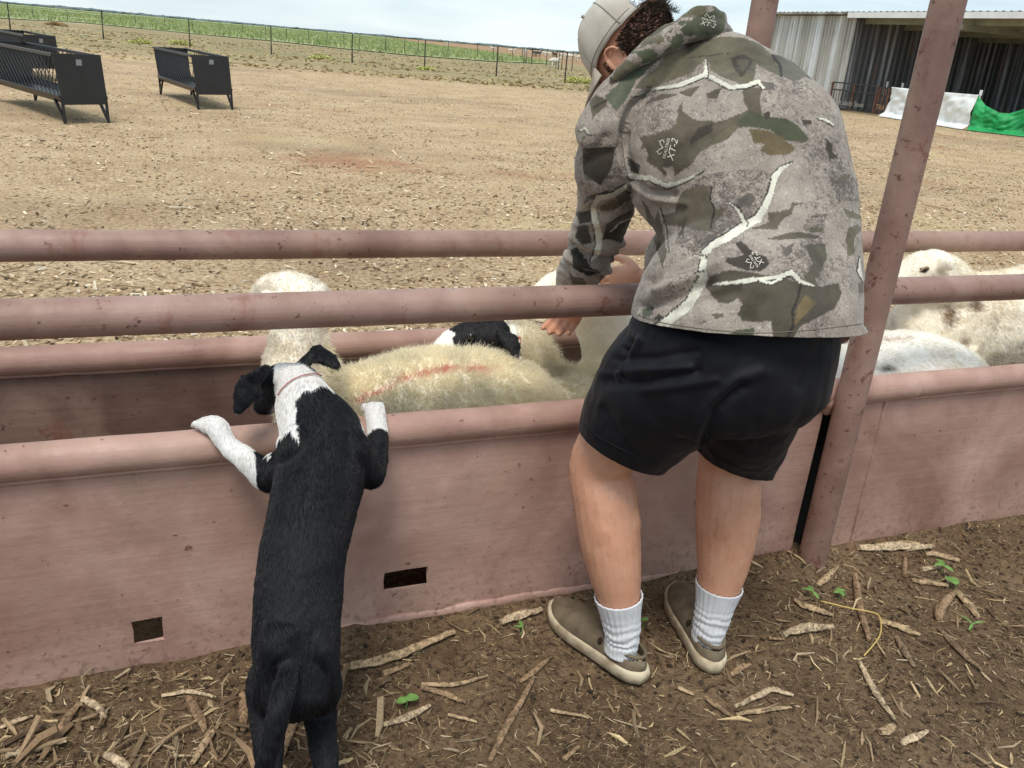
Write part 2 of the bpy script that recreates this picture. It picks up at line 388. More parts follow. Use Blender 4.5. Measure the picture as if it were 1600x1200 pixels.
lumpy_tube([(-3.2, FY+.012, LZ), (6.0, FY+.012, LZ)], LR, .003, 'lip', M['paint'], trough, n=120)
lumpy_tube([(-3.2, WY-.002, .472), (GAPX0, WY-.002, .472)], .006, .006, 'weld_bead', M['paint'], trough, seg=8, n=220, freq=22)
lumpy_tube([(GAPX1, WY+.001, .472), (6.0, WY+.001, .472)], .006, .006, 'weld_bead', M['paint'], trough, seg=8, n=220, freq=22)
lumpy_tube([(-3.2, FY-.003, .473), (6.0, FY-.003, .473)], .006, .005, 'weld_bead', M['paint'], trough, seg=8, n=220, freq=22)
w0 = Yp(1386, 622, WY); lumpy_tube([(w0[0], WY+.003, .472), (w0[0]+.012, WY+.003, -.02)], .006, .003, 'seam', M['paint'], trough, seg=8, n=60, hint=(1,0,0), freq=25)
V, F = tube([(.1, WY+.004, -.004), (.5, WY+.002, .006), (.85, WY+.002, .008), (1.25, WY+.006, -.004)], [(.010, .018)]*4, hint=(0,1,0), seg=10, n=60); V += (fbm(V, 10, 4)*.010)[:, None]*A(0,-.5,.6)
link('footing_lip', mesh(V, F), M['paint'], trough)
for gx_ in (GAPX0, GAPX1):  # added plates, deep and dark coloured, to turn the slot by the post black
    fl = MB(); fl.box((gx_-(.012 if gx_ == GAPX0 else -.003), WY+.031, -.05), (gx_-(.003 if gx_ == GAPX0 else -.012), WY+.33, .47)); fl.build('slot_shade_plate', M['panel_dark'], trough)
cp__ = MB(); cp__.box((GAPX0-.003, WY+.05, .46), (GAPX1+.003, WY+.34, .468)); cp__.build('slot_shade_plate', M['panel_dark'], trough)
bk_ = MB(); bk_.box((GAPX0-.003, WY+.325, -.05), (GAPX1+.003, WY+.335, .47)); bk_.build('slot_shade_plate', M['panel_dark'], trough)
V, F = ball((GAPX0+.012, WY+.004, .49), (.022, .03, .045), seg=14, rings=10); V += fbm(V, 40, 3)[:, None]*A(.004,.006,.004)
link('weld_lump', mesh(V, F), M['paint'], trough)

# ---- pipe posts and rails
def post(x, y, h, label):
    V, F = tube([(x, y, -.05), (x, y, h*.4), (x, y, h)], [.0385]*3, seg=28, n=40); V += (fbm(V, 14, 3)*.0012)[:, None]*A(-.6, -.7, 0)
    tag(link('pipe_post', mesh(V, F), M['paint_post']), label, 'post', 'pipe posts')
post(1.662, 1.585, 2.7, 'thick dusty red pipe post beside the man, nearest the camera')
post(1.661, 2.245, 2.7, 'dusty red pipe post behind the man, only its upper end showing')
def rail(y, z, label, seedoff):
    V, F = tube([(-3.2, y, z), (1.4, y, z+.002), (6, y, z+.004)], [.0365]*3, hint=(0,0,1), seg=28, n=150); V += (fbm(V, 7, 3, seedoff)*.0015)[:, None]*A(0, -.6, .7)
    tag(link('pipe_rail', mesh(V, F), M['paint_rail']), label, 'rail', 'pipe rails')
rail(1.655, .782, 'dusty red pipe rail over the near side of the trough', 1.)
rail(2.205, .786, 'dusty red pipe rail over the far side of the trough', 4.)

# ---- welded wire panel lying behind the trough
pan = empty('wire_grid', (0, 2.5, 0), 'galvanised welded wire panel lying on the yard behind the trough', 'wire panel')
def wire(p, q, r=.0028): b = MB(); b.tube([p, q], [r, r], seg=6, n=2, hint=(0,0,1) if abs(p[2]-q[2]) < .01 else (1,0,0)); b.build('wire', M['galv'], pan)
for yy in (2.36, 2.44, 2.52): wire((-1.2, yy, .035), (2.6, yy+.02, .035))
for i in range(19): wire((-1.15+i*.2, 2.33, .04), (-1.12+i*.2, 2.55, .04))

# ---- hay feeders
def feeder(c0, c1, back, label, L_=2.6, h=1.0):
    """c0,c1: ground points of the near end plate; back: unit direction to the far end"""
    root = empty('hay_feeder', tuple((c0+c1)/2), label, 'hay feeder', 'black hay feeders')
    u = unit(c1-c0); W = np.linalg.norm(c1-c0); b = A(back[0], back[1], 0); up = A(0, 0, 1)
    def pt(s, d, z): return c0+u*s*W+b*d+up*z
    def plate(d):
        b0 = MB(); fl = .06; pts = [(-fl, h), (1+.02, h), (1.10, .22), (.06, .22)]
        V = [pt(s, d+k, z) for k in (0, .012) for s, z in pts]; b0.add(V, [(0,3,2,1), (4,5,6,7), (0,1,5,4), (1,2,6,5), (2,3,7,6), (3,0,4,7)]); return b0.build('end_plate', M['black_steel'], root)
    p0 = plate(0); plate(L_)
    st = MB(); q = [(pt(.44, -.004, h-.13)), pt(.57, -.004, h-.13), pt(.57, -.004, h-.06), pt(.44, -.004, h-.06)]
    st.add(q+[v-b*.002 for v in q], [(0,1,2,3), (7,6,5,4), (0,4,5,1), (1,5,6,2), (2,6,7,3), (3,7,4,0)]); st.build('sticker', M['label'], p0)
    for s0, s1 in ((-.04, .06), (1.0, 1.08)):
        for z, s in ((h-.02, s0), (.30, s1)):
            r = MB(); r.bar(pt(s, .012, z), pt(s, L_, z), .035); r.build('rail', M['black_steel'], root)
        bars = int(L_/.15); sl_ = .42 if s0 < 0 else -.42
        for i in range(bars):
            d = .06+i*.15; d2 = d+sl_; z1 = h-.03; cl_ = min(max(d2, .03), L_-.03)
            if cl_ != d2: z1 = .30+(h-.33)*(cl_-d)/sl_; d2 = cl_
            if z1 < .36: continue
            e = s1+(s0-s1)*(z1-.30)/(h-.33); r = MB(); r.bar(pt(s1, d, .30), pt(e, d2, z1), .010); r.build('slat', M['black_steel'], root)
    tr = MB(); prof = [(.0, .33), (.10, .25), (.5, .235), (.95, .25), (1.08, .33)]
    V = [pt(s, d, z) for d in (.012, L_) for s, z in prof]; k = len(prof); tr.add(V, [(i, i+1, k+i+1, k+i) for i in range(k-1)])
    to = tr.build('trough_pan', M['black_steel'], root); mdf = to.modifiers.new('t', 'SOLIDIFY'); mdf.thickness = .012
    for d, sg in ((.0, 1), (L_, -1)):
        for s in (.06, 1.06):
            lg = MB(); lg.bar(pt(s, d+.006, .30), pt(s+.02, d+.006, 0), .035); lg.bar(pt(s+.02, d+.006, .02), pt(s, d+sg*.26, .26), .03); lg.build('leg', M['black_steel'], root)
feeder(Zp(97, 194), Zp(165, 192), unit(Zp(3, 162)-Zp(97, 194)), 'black slatted hay feeder cut off by the left edge, nearest of three', 2.8, .80)
feeder(Zp(306, 171), Zp(359, 171), unit(Zp(246, 147)-Zp(306, 171)), 'black slatted hay feeder standing alone, rightmost of three', 2.6, .80)
f3 = Zp(48, 127); feeder(f3, Zp(93, 127), unit(A(-.8, 2.4, 0)), 'black hay feeder half hidden behind the nearest one', 2.4, .80)

# ---- fence lines
def tpost(x, y, h, label, group):
    o = MB(); o.bar((x, y, -.05), (x, y, h), .05, .03); o.box((x-.035, y-.02, .0), (x+.035, y-.01, h*.3)); tag(o.build('fence_post', M['tpost']), label, 'fence post', group)
fp = [(17,51,1.15),(162,62,1.15),(297,74,1.1),(424,85,1.15),(550,98,1.1),(663,106,1.1),(775,119,1.15),(882,130,1.1),(-110,42,1.1)]
ords = ['first','second','third','fourth','fifth','sixth','seventh','eighth']
fpos = []
for i, (x, y, h) in enumerate(fp):
    q = Zp(x, y); fpos.append(q)
    if i < 8: tpost(q[0], q[1], h*1.15, ords[i]+' post from the left in the nearer wire fence', 'posts of the nearer fence')
fpos = sorted(fpos, key=lambda p: p[0])
wf = empty('wire_fence', tuple(fpos[0]), 'thin wire strands of the fence across the yard', 'wire fence')
for z in (.15, .4, .65, .9, 1.15):
    b = MB(); b.tube(fpos[:1]+fpos[1:] if False else [p+A(0,0,z) for p in fpos]+[A(26, 34.4, z)], [.0025]*(len(fpos)+1), seg=5, n=2); b.build('wire', M['galv'], wf)
ORD = ords+['ninth','tenth','eleventh','twelfth','thirteenth','fourteenth','fifteenth','sixteenth','seventeenth','eighteenth']
back = [(14,20),(52,26),(106,31),(161,34),(212,39),(258,42),(301,47),(344,50),(379,55),(415,58),(448,61),(482,64),(511,68),(537,71),(562,75),(602,80),(632,83),(653,82)]
for i, (x, y) in enumerate(back):
    q = Zp(x, y+2); tpost(q[0], q[1], 1.2, ORD[i]+' post from the left in the far fence along the green field', 'posts of the far field fence')
back2 = [(700,83),(745,90),(770,93),(800,94),(815,96),(818,97),(822,97),(830,99),(853,101),(868,106),(872,107),(877,107),(893,109)]
for i, (x, y) in enumerate(back2):
    q = Zp(x, y+2); tpost(q[0], q[1], 1.4, ORD[i]+' post from the left in the far pen fence left of the cap', 'posts of the far pens')
# far sheep out on the plain
def far_sheep(x, y, sc_, ang, label, dark=False):
    q = Zp(x, y); c_, s_ = math.cos(ang), math.sin(ang); X = A(c_, s_, 0); Yv = A(-s_, c_, 0); Zv = A(0, 0, 1)
    P = lambda a, b, c: q+(X*a+Yv*b+Zv*c)*sc_
    sh = [tube([P(-.45,0,.6), P(-.2,0,.62), P(.2,0,.62), P(.45,0,.6)], [.14, .2, .2, .14], hint=tuple(Yv), seg=8, n=2, round_cap=True),
          tube([P(.42,0,.68), P(.6,0,.85), P(.78,0,.8)], [.11, .09, .05], hint=tuple(Yv), seg=8, n=2)]
    for a in (-.32, .32):
        for b in (-.1, .1): sh.append(tube([P(a, b, .5), P(a, b, 0)], [.06, .035], seg=6, n=1))
    b0 = MB()
    for v in sh: b0.add(*v)
    tag(b0.build('grazing_sheep', M['far_dark'] if dark else M['far_wool'], None, True), label, 'sheep', 'sheep far out on the plain')
M['far_wool'] = simple('far fleece', (.62, .58, .50, 1), .9); M['far_dark'] = simple('dark far fleece', (.05, .04, .035, 1), .9)
for i, (x, y) in enumerate([(695,72),(700,72),(770,81),(799,85),(816,83),(823,84),(820,87),(834,87),(842,88),(848,88),(856,90),(876,92),(887,95),(894,95),(905,98)]):
    far_sheep(x, y, 1.3, random.uniform(0, 6), 'tiny pale sheep far out on the brown plain')
for x, y in [(835,89),(840,90),(866,92)]: far_sheep(x, y, 1.3, random.uniform(0, 6), 'tiny dark sheep far out on the brown plain', True)
far_sheep(865, 108, 1.0, .4, 'lone pale sheep by the pen fence left of the cap')

# ---- green crop field: uncountable blades in rows
t = NT('crop leaf', .6, .3); oi = t.noise(.4, 3); t.base(t.ramp(oi, [(.3, (.22, .27, .11, 1)), (.55, (.31, .36, .15, 1)), (.75, (.42, .43, .22, 1))])); M['crop'] = t.m
M['weed'] = simple('yellow green weed', (.50, .50, .17, 1), .7)
edge_px = [(-160,17),(0,29),(130,36),(300,53),(430,65),(520,75),(640,87),(760,96),(870,101)]
top_px = [(870,99.5),(760,82),(660,68.5),(610,59)]
poly = [Zp(*p)[:2] for p in edge_px]+[Zp(*p)[:2] for p in top_px]+[A(300, 1500), A(-900, 1500), A(-300, 120)]
poly = np.array(poly)
b = MB(); b.add([(x, y, .06) for x, y in poly], [tuple(range(len(poly)))]); tag(b.build('crop_field', M['crop']), kind='structure')
NB = 75000
d0 = rng.uniform(0, 1, NB)**2.2; ang = rng.uniform(-.62, .55, NB)
R_ = 42+d0*650; bx_, by_ = R_*np.sin(ang), R_*np.cos(ang); inside = in_poly(np.stack([bx_, by_], 1), poly); bx_, by_, R_ = bx_[inside], by_[inside], R_[inside]
nb = len(bx_); hh = rng.uniform(.2, .5, nb); wd = .03+R_*.0006; th = rng.uniform(0, math.pi, nb); lean = rng.normal(0, .25, (nb, 2))
V = np.zeros((nb, 4, 3)); dx, dy = np.cos(th)*wd, np.sin(th)*wd
V[:, 0] = np.stack([bx_-dx, by_-dy, np.zeros(nb)], 1); V[:, 1] = np.stack([bx_+dx, by_+dy, np.zeros(nb)], 1)
V[:, 2] = np.stack([bx_+dx*.9+lean[:, 0]*hh, by_+dy*.9+lean[:, 1]*hh, hh*.8], 1); V[:, 3] = np.stack([bx_-dx*.5+lean[:, 0]*hh, by_-dy*.5+lean[:, 1]*hh, hh], 1)
tag(link('crop_leaves', mesh(V.reshape(-1, 3), [(4*i, 4*i+1, 4*i+2, 4*i+3) for i in range(nb)]), M['crop'], None, False), 'green leafy crop growing beyond the fence', 'crop', kind='stuff')
# dry grass between the yard and the field
NB = 26000; gy_ = rng.uniform(30, 75, NB); gx_2 = gy_*rng.uniform(-.45, .75, NB); kq = fbm(np.c_[gx_2*.35, gy_*1.4, 0*gy_], .25, 3); kk_ = rng.random(NB) < np.clip(.4+kq*1.2, .04, 1); kk_ &= ~in_poly(np.stack([gx_2, gy_], 1), poly); gx_2, gy_ = gx_2[kk_], gy_[kk_]; nb = len(gx_2)
th = rng.uniform(0, math.pi, nb); hh = rng.uniform(.02, .075, nb); wd = rng.uniform(.05, .14, nb); V = np.zeros((nb, 3, 3)); V[:, 0] = np.stack([gx_2-np.cos(th)*wd, gy_-np.sin(th)*wd, 0*gy_], 1); V[:, 1] = np.stack([gx_2+np.cos(th)*wd, gy_+np.sin(th)*wd, 0*gy_], 1); V[:, 2] = np.stack([gx_2+rng.normal(0, .05, nb), gy_+rng.normal(0, .05, nb), hh], 1)
me = mesh(V.reshape(-1, 3), [(3*i, 3*i+1, 3*i+2) for i in range(nb)]); color_attr(me, 'col', np.repeat(np.array([(.47, .37, .21), (.42, .34, .18), (.36, .32, .16), (.33, .25, .14)])[rng.integers(0, 4, nb)], 3, 0))
tdg = NT('dry grass', .9, .1); tdg.base(tdg.attr('col').outputs['Color']); M['drygrass'] = tdg.m
tag(link('dry_grass', me, M['drygrass'], None, False), 'short dry grass between the yard and the green field', 'grass', kind='stuff')
# low weeds by the fence
def weed(x, y, r, label):
    q = Zp(x, y); k = 260; V = [q+A(0,0,-.05)]; F = []
    for i in range(k):
        a = random.uniform(0, 6.3); rr = r*math.sqrt(random.random()); h = r*.55*(1-(rr/r)**2*.7)*random.uniform(.4, 1); p = q+A(math.cos(a)*rr*1.5, math.sin(a)*rr, h)
        s = random.uniform(.03, .07); e1 = unit(rng.normal(size=3))*s; e2 = unit(rng.normal(size=3))*s*.7; n = len(V); V += [p-e1, p+e2, p+e1, p-e2]; F += [(n, n+1, n+2, n+3), (n, n+1, 0)]
    tag(link('weed_clump', mesh(V, F), M['weed'], None, False), label, 'weed', 'weed clumps by the fence')
weed(220, 68, .4, 'yellow green weed clump left of the rightmost feeder'); weed(283, 70, .45, 'yellow green weed clump behind the rightmost feeder')
weed(502, 92, .4, 'small weed clump between the fence posts'); weed(665, 109, .3, 'small weed at the foot of a fence post'); weed(904, 130, .55, 'bright green weed clump beside the cap brim')
crop_ = M['weed']; M['weed'] = simple('dry brush', (.36, .24, .11, 1), .9); weed(88, 40, .55, 'dry tan brush clump by the left end of the fence'); M['weed'] = crop_
# far tree line on the horizon
t = NT('far trees', .9, .1); t.base(t.ramp(t.noise(.02, 3), [(.3, (.10, .145, .15, 1)), (.7, (.17, .215, .21, 1))])); M['ftree'] = t.m  # bluish tint puts the distance haze into the tree colour
V = []; F = []
for i in range(1500):
    a = random.uniform(-.75, 1.1); R = random.uniform(1500, 2600); h = random.uniform(2, 5)*(.6+.8*max(0, noise.noise(Vector((a*9, 0, 1))))); wd_ = random.uniform(8, 30)
    c0 = A(math.sin(a)*R, math.cos(a)*R, 0); u = A(math.cos(a), -math.sin(a), 0); n = len(V)
    v, f = ball(c0+A(0, 0, h*.45), (wd_, wd_*.6, h*.55), np.stack([u, A(-u[1], u[0], 0), A(0,0,1)], 1), 8, 5); v += rng.normal(0, .6, v.shape)
    F += [tuple(q+n for q in ff) for ff in f]; V += list(v)
tag(link('far_tree_line', mesh(V, F), M['ftree'], None, False), 'thin blue green line of far trees along the horizon', 'trees', kind='stuff')

# ---- barn
def sheet_mat(name, stops, k):
    t = NT(name, .5, .4); f = t.noise(1.0, 5, t.pos((2.6, 2.6, .12)), dist=.4); c = t.ramp(f, stops)
    c = t.mix(t.ramp(t.noise(3, 6, t.pos((1, 1, .3))), [(.6, 0.0), (.74, .6)]), c, (.22, .11, .06, 1)); t.base(c); t.b.inputs['Metallic'].default_value = k; return t.m
M['sheet'] = sheet_mat('weathered corrugated sheet', [(.32, (.30, .285, .25, 1)), (.5, (.46, .45, .42, 1)), (.66, (.70, .72, .74, 1))], .15)
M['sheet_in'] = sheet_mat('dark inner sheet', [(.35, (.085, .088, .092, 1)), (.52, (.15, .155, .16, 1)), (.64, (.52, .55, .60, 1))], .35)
M['fascia'] = simple('white fascia', (.75, .76, .76, 1), .5, .4, .08, 2, 0)
M['beam'] = simple('grey green roof beam', (.30, .31, .25, 1), .7, .3, .2, 2, 0)
barn = empty('barn', (30, 26, 0), 'corrugated metal barn with open front behind the white and green tarps', 'barn')
BX, BB, BY0, BY1, BZ = 26.2, 34.5, 29.4, 34.5, 3.62
def corr(p, q, z0, z1, name, mat, pitch=.19, amp=.03, slope=0.0, pw=.95):
    """corrugated wall from p to q, one object for each sheet"""
    p = A(*p); q = A(*q); Lw = np.linalg.norm(q-p); u = (q-p)/Lw; nrm = A(-u[1], u[0]); k = max(1, int(round(Lw/pw)))
    for i in range(k):
        s0, s1 = Lw*i/k, Lw*(i+1)/k+pitch*.5; V = []; F = []; ss = np.arange(s0, s1, pitch/4); off = random.uniform(-.004, .004)+(.006 if i % 2 else 0)
        for s in ss:
            ph = (s/pitch) % 1; a = amp*(1 if ph < .25 else (-1 if .25 <= ph < .99 else 0)) if True else 0
            xy = p+u*s+nrm*(a+off); zt = z1+slope*s; V += [(xy[0], xy[1], z0), (xy[0], xy[1], zt)]
        F = [(2*j, 2*j+2, 2*j+3, 2*j+1) for j in range(len(ss)-1)]; link(name, mesh(V, F), mat, barn, False)
corr((BX, BY1), (BX, BY0), .05, BZ-.05, 'wall_sheet', M['sheet'])
corr((BX, BY1), (BB, BY1), .05, BZ-.1, 'wall_sheet', M['sheet'])
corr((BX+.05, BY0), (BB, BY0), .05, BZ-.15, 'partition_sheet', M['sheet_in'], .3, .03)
ye = 21.9
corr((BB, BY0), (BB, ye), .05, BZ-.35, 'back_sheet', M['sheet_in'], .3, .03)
b = MB(); V = [(BX-.35, 4, BZ), (BX-.35, BY1+.3, BZ), (BB+.4, BY1+.3, BZ-.25), (BB+.4, 4, BZ-.25)]; b.add(V+[(x, y, z+.05) for x, y, z in V], [(0,1,2,3), (7,6,5,4), (0,4,5,1), (1,5,6,2), (2,6,7,3), (3,7,4,0)]); b.build('roof', M['sheet'], barn)
V = []; F = []
for i, y in enumerate(np.arange(4, BY1+.3, .075)):
    dz = .035 if (i % 4) < 1 else 0; V += [(BX-.38, y, BZ+.053+dz), (BX+1.2, y, BZ+.02+dz)]
F = [(2*i, 2*i+1, 2*i+3, 2*i+2) for i in range(len(V)//2-1)]; link('roof_edge', mesh(V, F), M['sheet'], barn, False)
b = MB(); b.box((BX-.42, 4, BZ-.16), (BX-.36, BY0, BZ+.04)); b.build('fascia', M['fascia'], barn)
for x in (BX+.5, BX+2.6, BX+4.7, BX+6.8): b = MB(); b.box((x, 4, BZ-.30-.03*(x-BX)), (x+.12, BY0, BZ-.08-.03*(x-BX))); b.build('purlin', M['beam'], barn)
for y in (12., 18., 24.): b = MB(); b.box((BX-.1, y, BZ-.5), (BB, y+.2, BZ-.33)); b.build('rafter', M['beam'], barn)
cp = Zp(1512, 28, BZ); b = MB(); b.tube([(BX-.2, cp[1], 0), (BX-.2, cp[1], BZ-.05)], [.06, .06], seg=10, n=2); b.build('column', M['rust_steel'], barn, True)
b = MB(); b.tube([(BB-.1, ye-.1, 0), (BB-.1, ye-.1, BZ-.3)], [.12, .12], seg=10, n=2); b.build('column', M['rust_steel'], barn, True)
b = MB(); b.box((BB-.25, ye+2.6, .9), (BB-.2, ye+3.9, 2.1)); b.build('white_sheet', M['white_cloth'], barn)
b = MB(); b.box((BX-.05, BY1-.1, 0), (BX+.05, BY1, BZ)); b.build('corner_post', M['rust_steel'], barn)

# gates and tarps in front of the barn
def text_mesh(s, size, name='t', shear=0.0, space=1.0):
    cu = bpy.data.curves.new(name, 'FONT'); cu.body = s; cu.size = size; cu.align_x = 'CENTER'; cu.align_y = 'CENTER'; cu.shear = shear; cu.space_character = space; cu.resolution_u = 3
    o = bpy.data.objects.new('tmp', cu); COL.objects.link(o); dg = bpy.context.evaluated_depsgraph_get(); me = bpy.data.meshes.new_from_object(o.evaluated_get(dg))
    bpy.data.objects.remove(o, do_unlink=True); return me
def gate(p, q, h, label, sheet, txt, tcol, split):
    root = empty('steel_gate', (p[0], p[1], 0), label, 'gate', 'gates before the barn'); p = A(*p, 0); q = A(*q, 0); u = unit(q-p); Lg = np.linalg.norm(q-p); nrm = A(u[1], -u[0], 0)
    if nrm@(-p) < 0: nrm = -nrm
    for z in (.08, h*.74, h): b = MB(); b.bar(p+A(0,0,z), q+A(0,0,z), .05); b.build('rail', M['tpost'], root)
    for s in (0, Lg*.5, Lg): b = MB(); b.bar(p+u*s+A(0,0,.05), p+u*s+A(0,0,h), .06); b.build('upright', M['rust_steel'], root)
    if sheet:
        b = MB(); b.bar(p+A(0,0,.1+(h*.62)/2)+u*.03, q-u*.03+A(0,0,.1+(h*.62)/2), .015, h*.62); b.build('sheet', M['panel_dark'], root)
    else:
        for s in np.arange(.15, Lg-.05, .16): b = MB(); b.bar(p+u*s+A(0,0,.08), p+u*s+A(0,0,h*.74), .016); b.build('bar', M['tpost'], root)
    if txt:
        me = text_mesh(txt, .27); V, _ = get(me); uu = u if u@CR > 0 else -u
        put(me, (p+q)/2+nrm*.05+V[:, :1]*uu+V[:, 1:2]*A(0,0,1)+A(0,0,h*.30)); tag(link('lettering', me, tcol, root, False), kind='stuff')
M['letter_orange'] = simple('orange painted lettering', (.42, .24, .13, 1), .6)
ga, gb, gc = A(25.85, 29.5, 0), A(25.9, 27.05, 0), A(25.9, 26.45, 0)
gate(ga[:2], gb[:2], 1.05, 'long dark barred gate with pale lettering before the barn', False, 'ot alady Spun', M['letter_white'], 2)
gate(gb[:2]+A(.05, -.1), gc[:2], 1.02, 'short dark sheeted gate between the barred gate and white tarp', True, 'TRA', M['letter_orange'], 1)
g0 = Zp(1282, 165); b = MB()
for z in (.5, 1.0): b.bar((g0[0], g0[1], z), (ga[0], ga[1], z), .03)
for k in (0, .5): b.bar(tuple(g0+(ga-g0)*k), tuple(g0+(ga-g0)*k+A(0,0,1.1)), .04)
tag(b.build('pipe_fence', M['rust_steel']), 'short rusty pipe fence beside the shirt, left of the gates', 'fence')
def tarp(p, q, tops, label, mat, n=60, rows=26, skirt=.25):
    p = A(*p); q = A(*q); u = unit(q-p); nrm = A(u[1], -u[0]); nrm = nrm if nrm@(-p) > 0 else -nrm; V = []
    ts = np.linspace(0, 1, n); hz = np.interp(ts, [a for a, _ in tops], [b for _, b in tops])
    for i, s in enumerate(ts):
        for k in range(rows):
            f = k/(rows-1); z = hz[i]*(1-f)+.02; sag = .10*noise.noise(Vector((s*9, f*2.2, p[0])))+.06*noise.noise(Vector((s*22+f*4, f*6, p[1])))+.12*math.sin(f*math.pi)*abs(math.sin(s*math.pi*len(tops)/2))
            out_ = sag+(skirt*max(0, f-.86)/.14)
            xy = p+(q-p)*s+nrm*out_; V.append((xy[0], xy[1], max(.015, z)))
    F = [(i*rows+k, (i+1)*rows+k, (i+1)*rows+k+1, i*rows+k+1) for i in range(n-1) for k in range(rows-1)]
    o = tag(link('tarp', mesh(V, F), mat), label, 'tarp', 'tarps before the barn'); mdf = o.modifiers.new('t', 'SOLIDIFY'); mdf.thickness = .01
wa, wb_, wc = A(25.55, 26.0, 0), Zp(1513, 204), Zp(1600, 214)
tarp(wa[:2], wb_[:2], [(0, 1.06), (.45, 1.05), (1, 1.08)], 'white tarp hung on the fence on both sides of the near post', M['white_cloth'])
we = wc+(wc-wb_)*.5
tarp(wb_[:2]-A(.03, .02), we[:2], [(0, 1.06), (.12, .80), (.3, .62), (.42, .62), (.55, .75), (.7, .98), (1, 1.0)], 'bright green tarp sagging on the fence at the right edge', M['green_cloth'])
for i, (x, y, w_) in enumerate([(1293, 167, .7), (1376, 178, 1.3), (1399, 182, 1.25), (1517, 204, 1.25)]):
    q = Zp(x, y); b = MB(); b.tube([q, q+A(0,0,1.2)], [.03, .03], seg=8, n=1); b.tube([q+A(0,0,1.08), q+A(0,0,1.25)], [.045, .045], seg=8, n=1)
    tag(b.build('tarp_post', M['fascia']), ['white capped post against the corrugated wall', 'white capped post between the two gates', 'white capped post at the left end of the white tarp', 'white capped post between the white and the green tarp'][i], 'post', 'white capped posts')
# ================================================================== THE MAN
def skin_mat():
    t = NT('skin', .48, .45); c = t.ramp(t.noise(16, 5), [(.3, (.59, .29, .182, 1)), (.55, (.645, .338, .22, 1)), (.75, (.68, .375, .255, 1))])
    c = t.mix(t.ramp(t.noise(90, 4), [(.60, 0.0), (.80, .10)]), c, (.45, .18, .11, 1)); t.base(c)
    t.b.inputs['Subsurface Weight'].default_value = .12; t.b.inputs['Subsurface Radius'].default_value = (.01, .004, .002); t.b.inputs['Subsurface Scale'].default_value = .5
    t.bump(t.noise(420, 3), .25, .0006); return t.m
M['skin'] = skin_mat()
man = empty('person', (1.03, 1.36, 0), 'man in camouflage shirt, black shorts and pale cap leaning over the trough', 'person')
ux = unit(A(.975, -.22, 0))            # his right side (lateral axis of hips and shoulders)
# --- hands
def hand(wrist, palm_dir, side, normal, curl, sc_=1.0, thumb=1, fing=None):
    """palm and five separate bent fingers; side points to the thumb side, normal points out of the back of the hand"""
    d = unit(palm_dir); s = unit(A(*side)-d*(A(*side)@d)); nb = unit(np.cross(d, s)); nb = nb if nb@A(*normal) > 0 else -nb
    out = []; pc = wrist+d*.045*sc_
    out.append(tube([wrist-d*.04*sc_, wrist, wrist+d*.04*sc_, wrist+d*.085*sc_], [(.026*sc_, .021*sc_), (.028*sc_, .02*sc_), (.041*sc_, .017*sc_), (.039*sc_, .013*sc_)], hint=tuple(s), seg=14, n=4))
    for k, (off, ln, r) in enumerate([(.030, .074, .0092), (.010, .082, .0095), (-.010, .077, .009), (-.029, .060, .0082)]):
        p = wrist+d*.078*sc_+s*off*sc_; pts = [p-d*.02*sc_, p]; a = 0; dirv = d
        for j, fr in enumerate((.45, .32, .23)):
            a += curl[j]*(1+.08*k); dv = unit(d*math.cos(a)-nb*math.sin(a)+s*off*1.2); p = p+dv*ln*fr*sc_*1.05; pts.append(p)
        out.append(tube(pts, [r*sc_*1.05, r*sc_*1.08, r*sc_, r*.95*sc_, r*.72*sc_], hint=tuple(s), seg=10, n=4, round_cap=True))
    p = wrist+d*.02*sc_+s*.025*sc_; td = unit(d*.55+s*.75-nb*.35)
    out.append(tube([p-td*.01, p+td*.028*sc_, p+td*.05*sc_+d*.012*sc_-nb*.005, p+td*.06*sc_+d*.038*sc_-nb*.014], [.015*sc_, .0135*sc_, .0105*sc_, .0075*sc_], hint=tuple(nb), seg=10, n=4, round_cap=True))
    return out
LW = Yp(898, 462, 1.86); LHd = unit(Yp(880, 508, 1.93)-LW)
RW = Yp(1004, 436, 1.88); RHd = unit(Yp(955, 440, 1.93)-RW)
LS, LE = A(.873, 1.585, 1.13), Yp(943, 335, 1.72)
RS, RE = A(1.30, 1.56, 1.13), A(1.27, 1.84, .92)
# --- head frame
hz_ = unit(-.60*CR+.74*CU+.30*CF); hy_ = -.44*CR-.45*CU+.77*CF; hy_ = unit(hy_-hz_*(hy_@hz_)); hx_ = np.cross(hy_, hz_)
HM = np.stack([hx_, hy_, hz_], 1); HC = Yp(964, 97, 1.70)-HM@A(.076*(1 if (hx_@(-CF)) > 0 else -1), -.012, -.02)
def H(x, y, z): return HC+HM@A(x, y, z)
left_s = 1 if (hx_@(-CF)) > 0 else -1        # the side of the head that faces the camera
NK = A(1.035, 1.60, 1.30)
sh = []
legL = [A(.95,1.27,.80), A(.885,1.36,.64), A(.845,1.432,.50), A(.855,1.412,.41), A(.872,1.385,.30), A(.893,1.362,.19), A(.908,1.352,.11), A(.912,1.352,.05)]
radL = [.08, .078, .067, .071, .066, .049, .034, .030]
legR = [A(1.07,1.265,.80), A(1.112,1.325,.64), A(1.142,1.385,.50), A(1.142,1.366,.41), A(1.146,1.35,.30), A(1.143,1.338,.19), A(1.138,1.335,.11), A(1.136,1.335,.05)]
for pts, hnt in ((legL, (1,-.1,0)), (legR, (1,.1,0))): sh.append(tube(pts, [(r*.98, r*1.04) for r in radL], hint=hnt, seg=20, n=5))
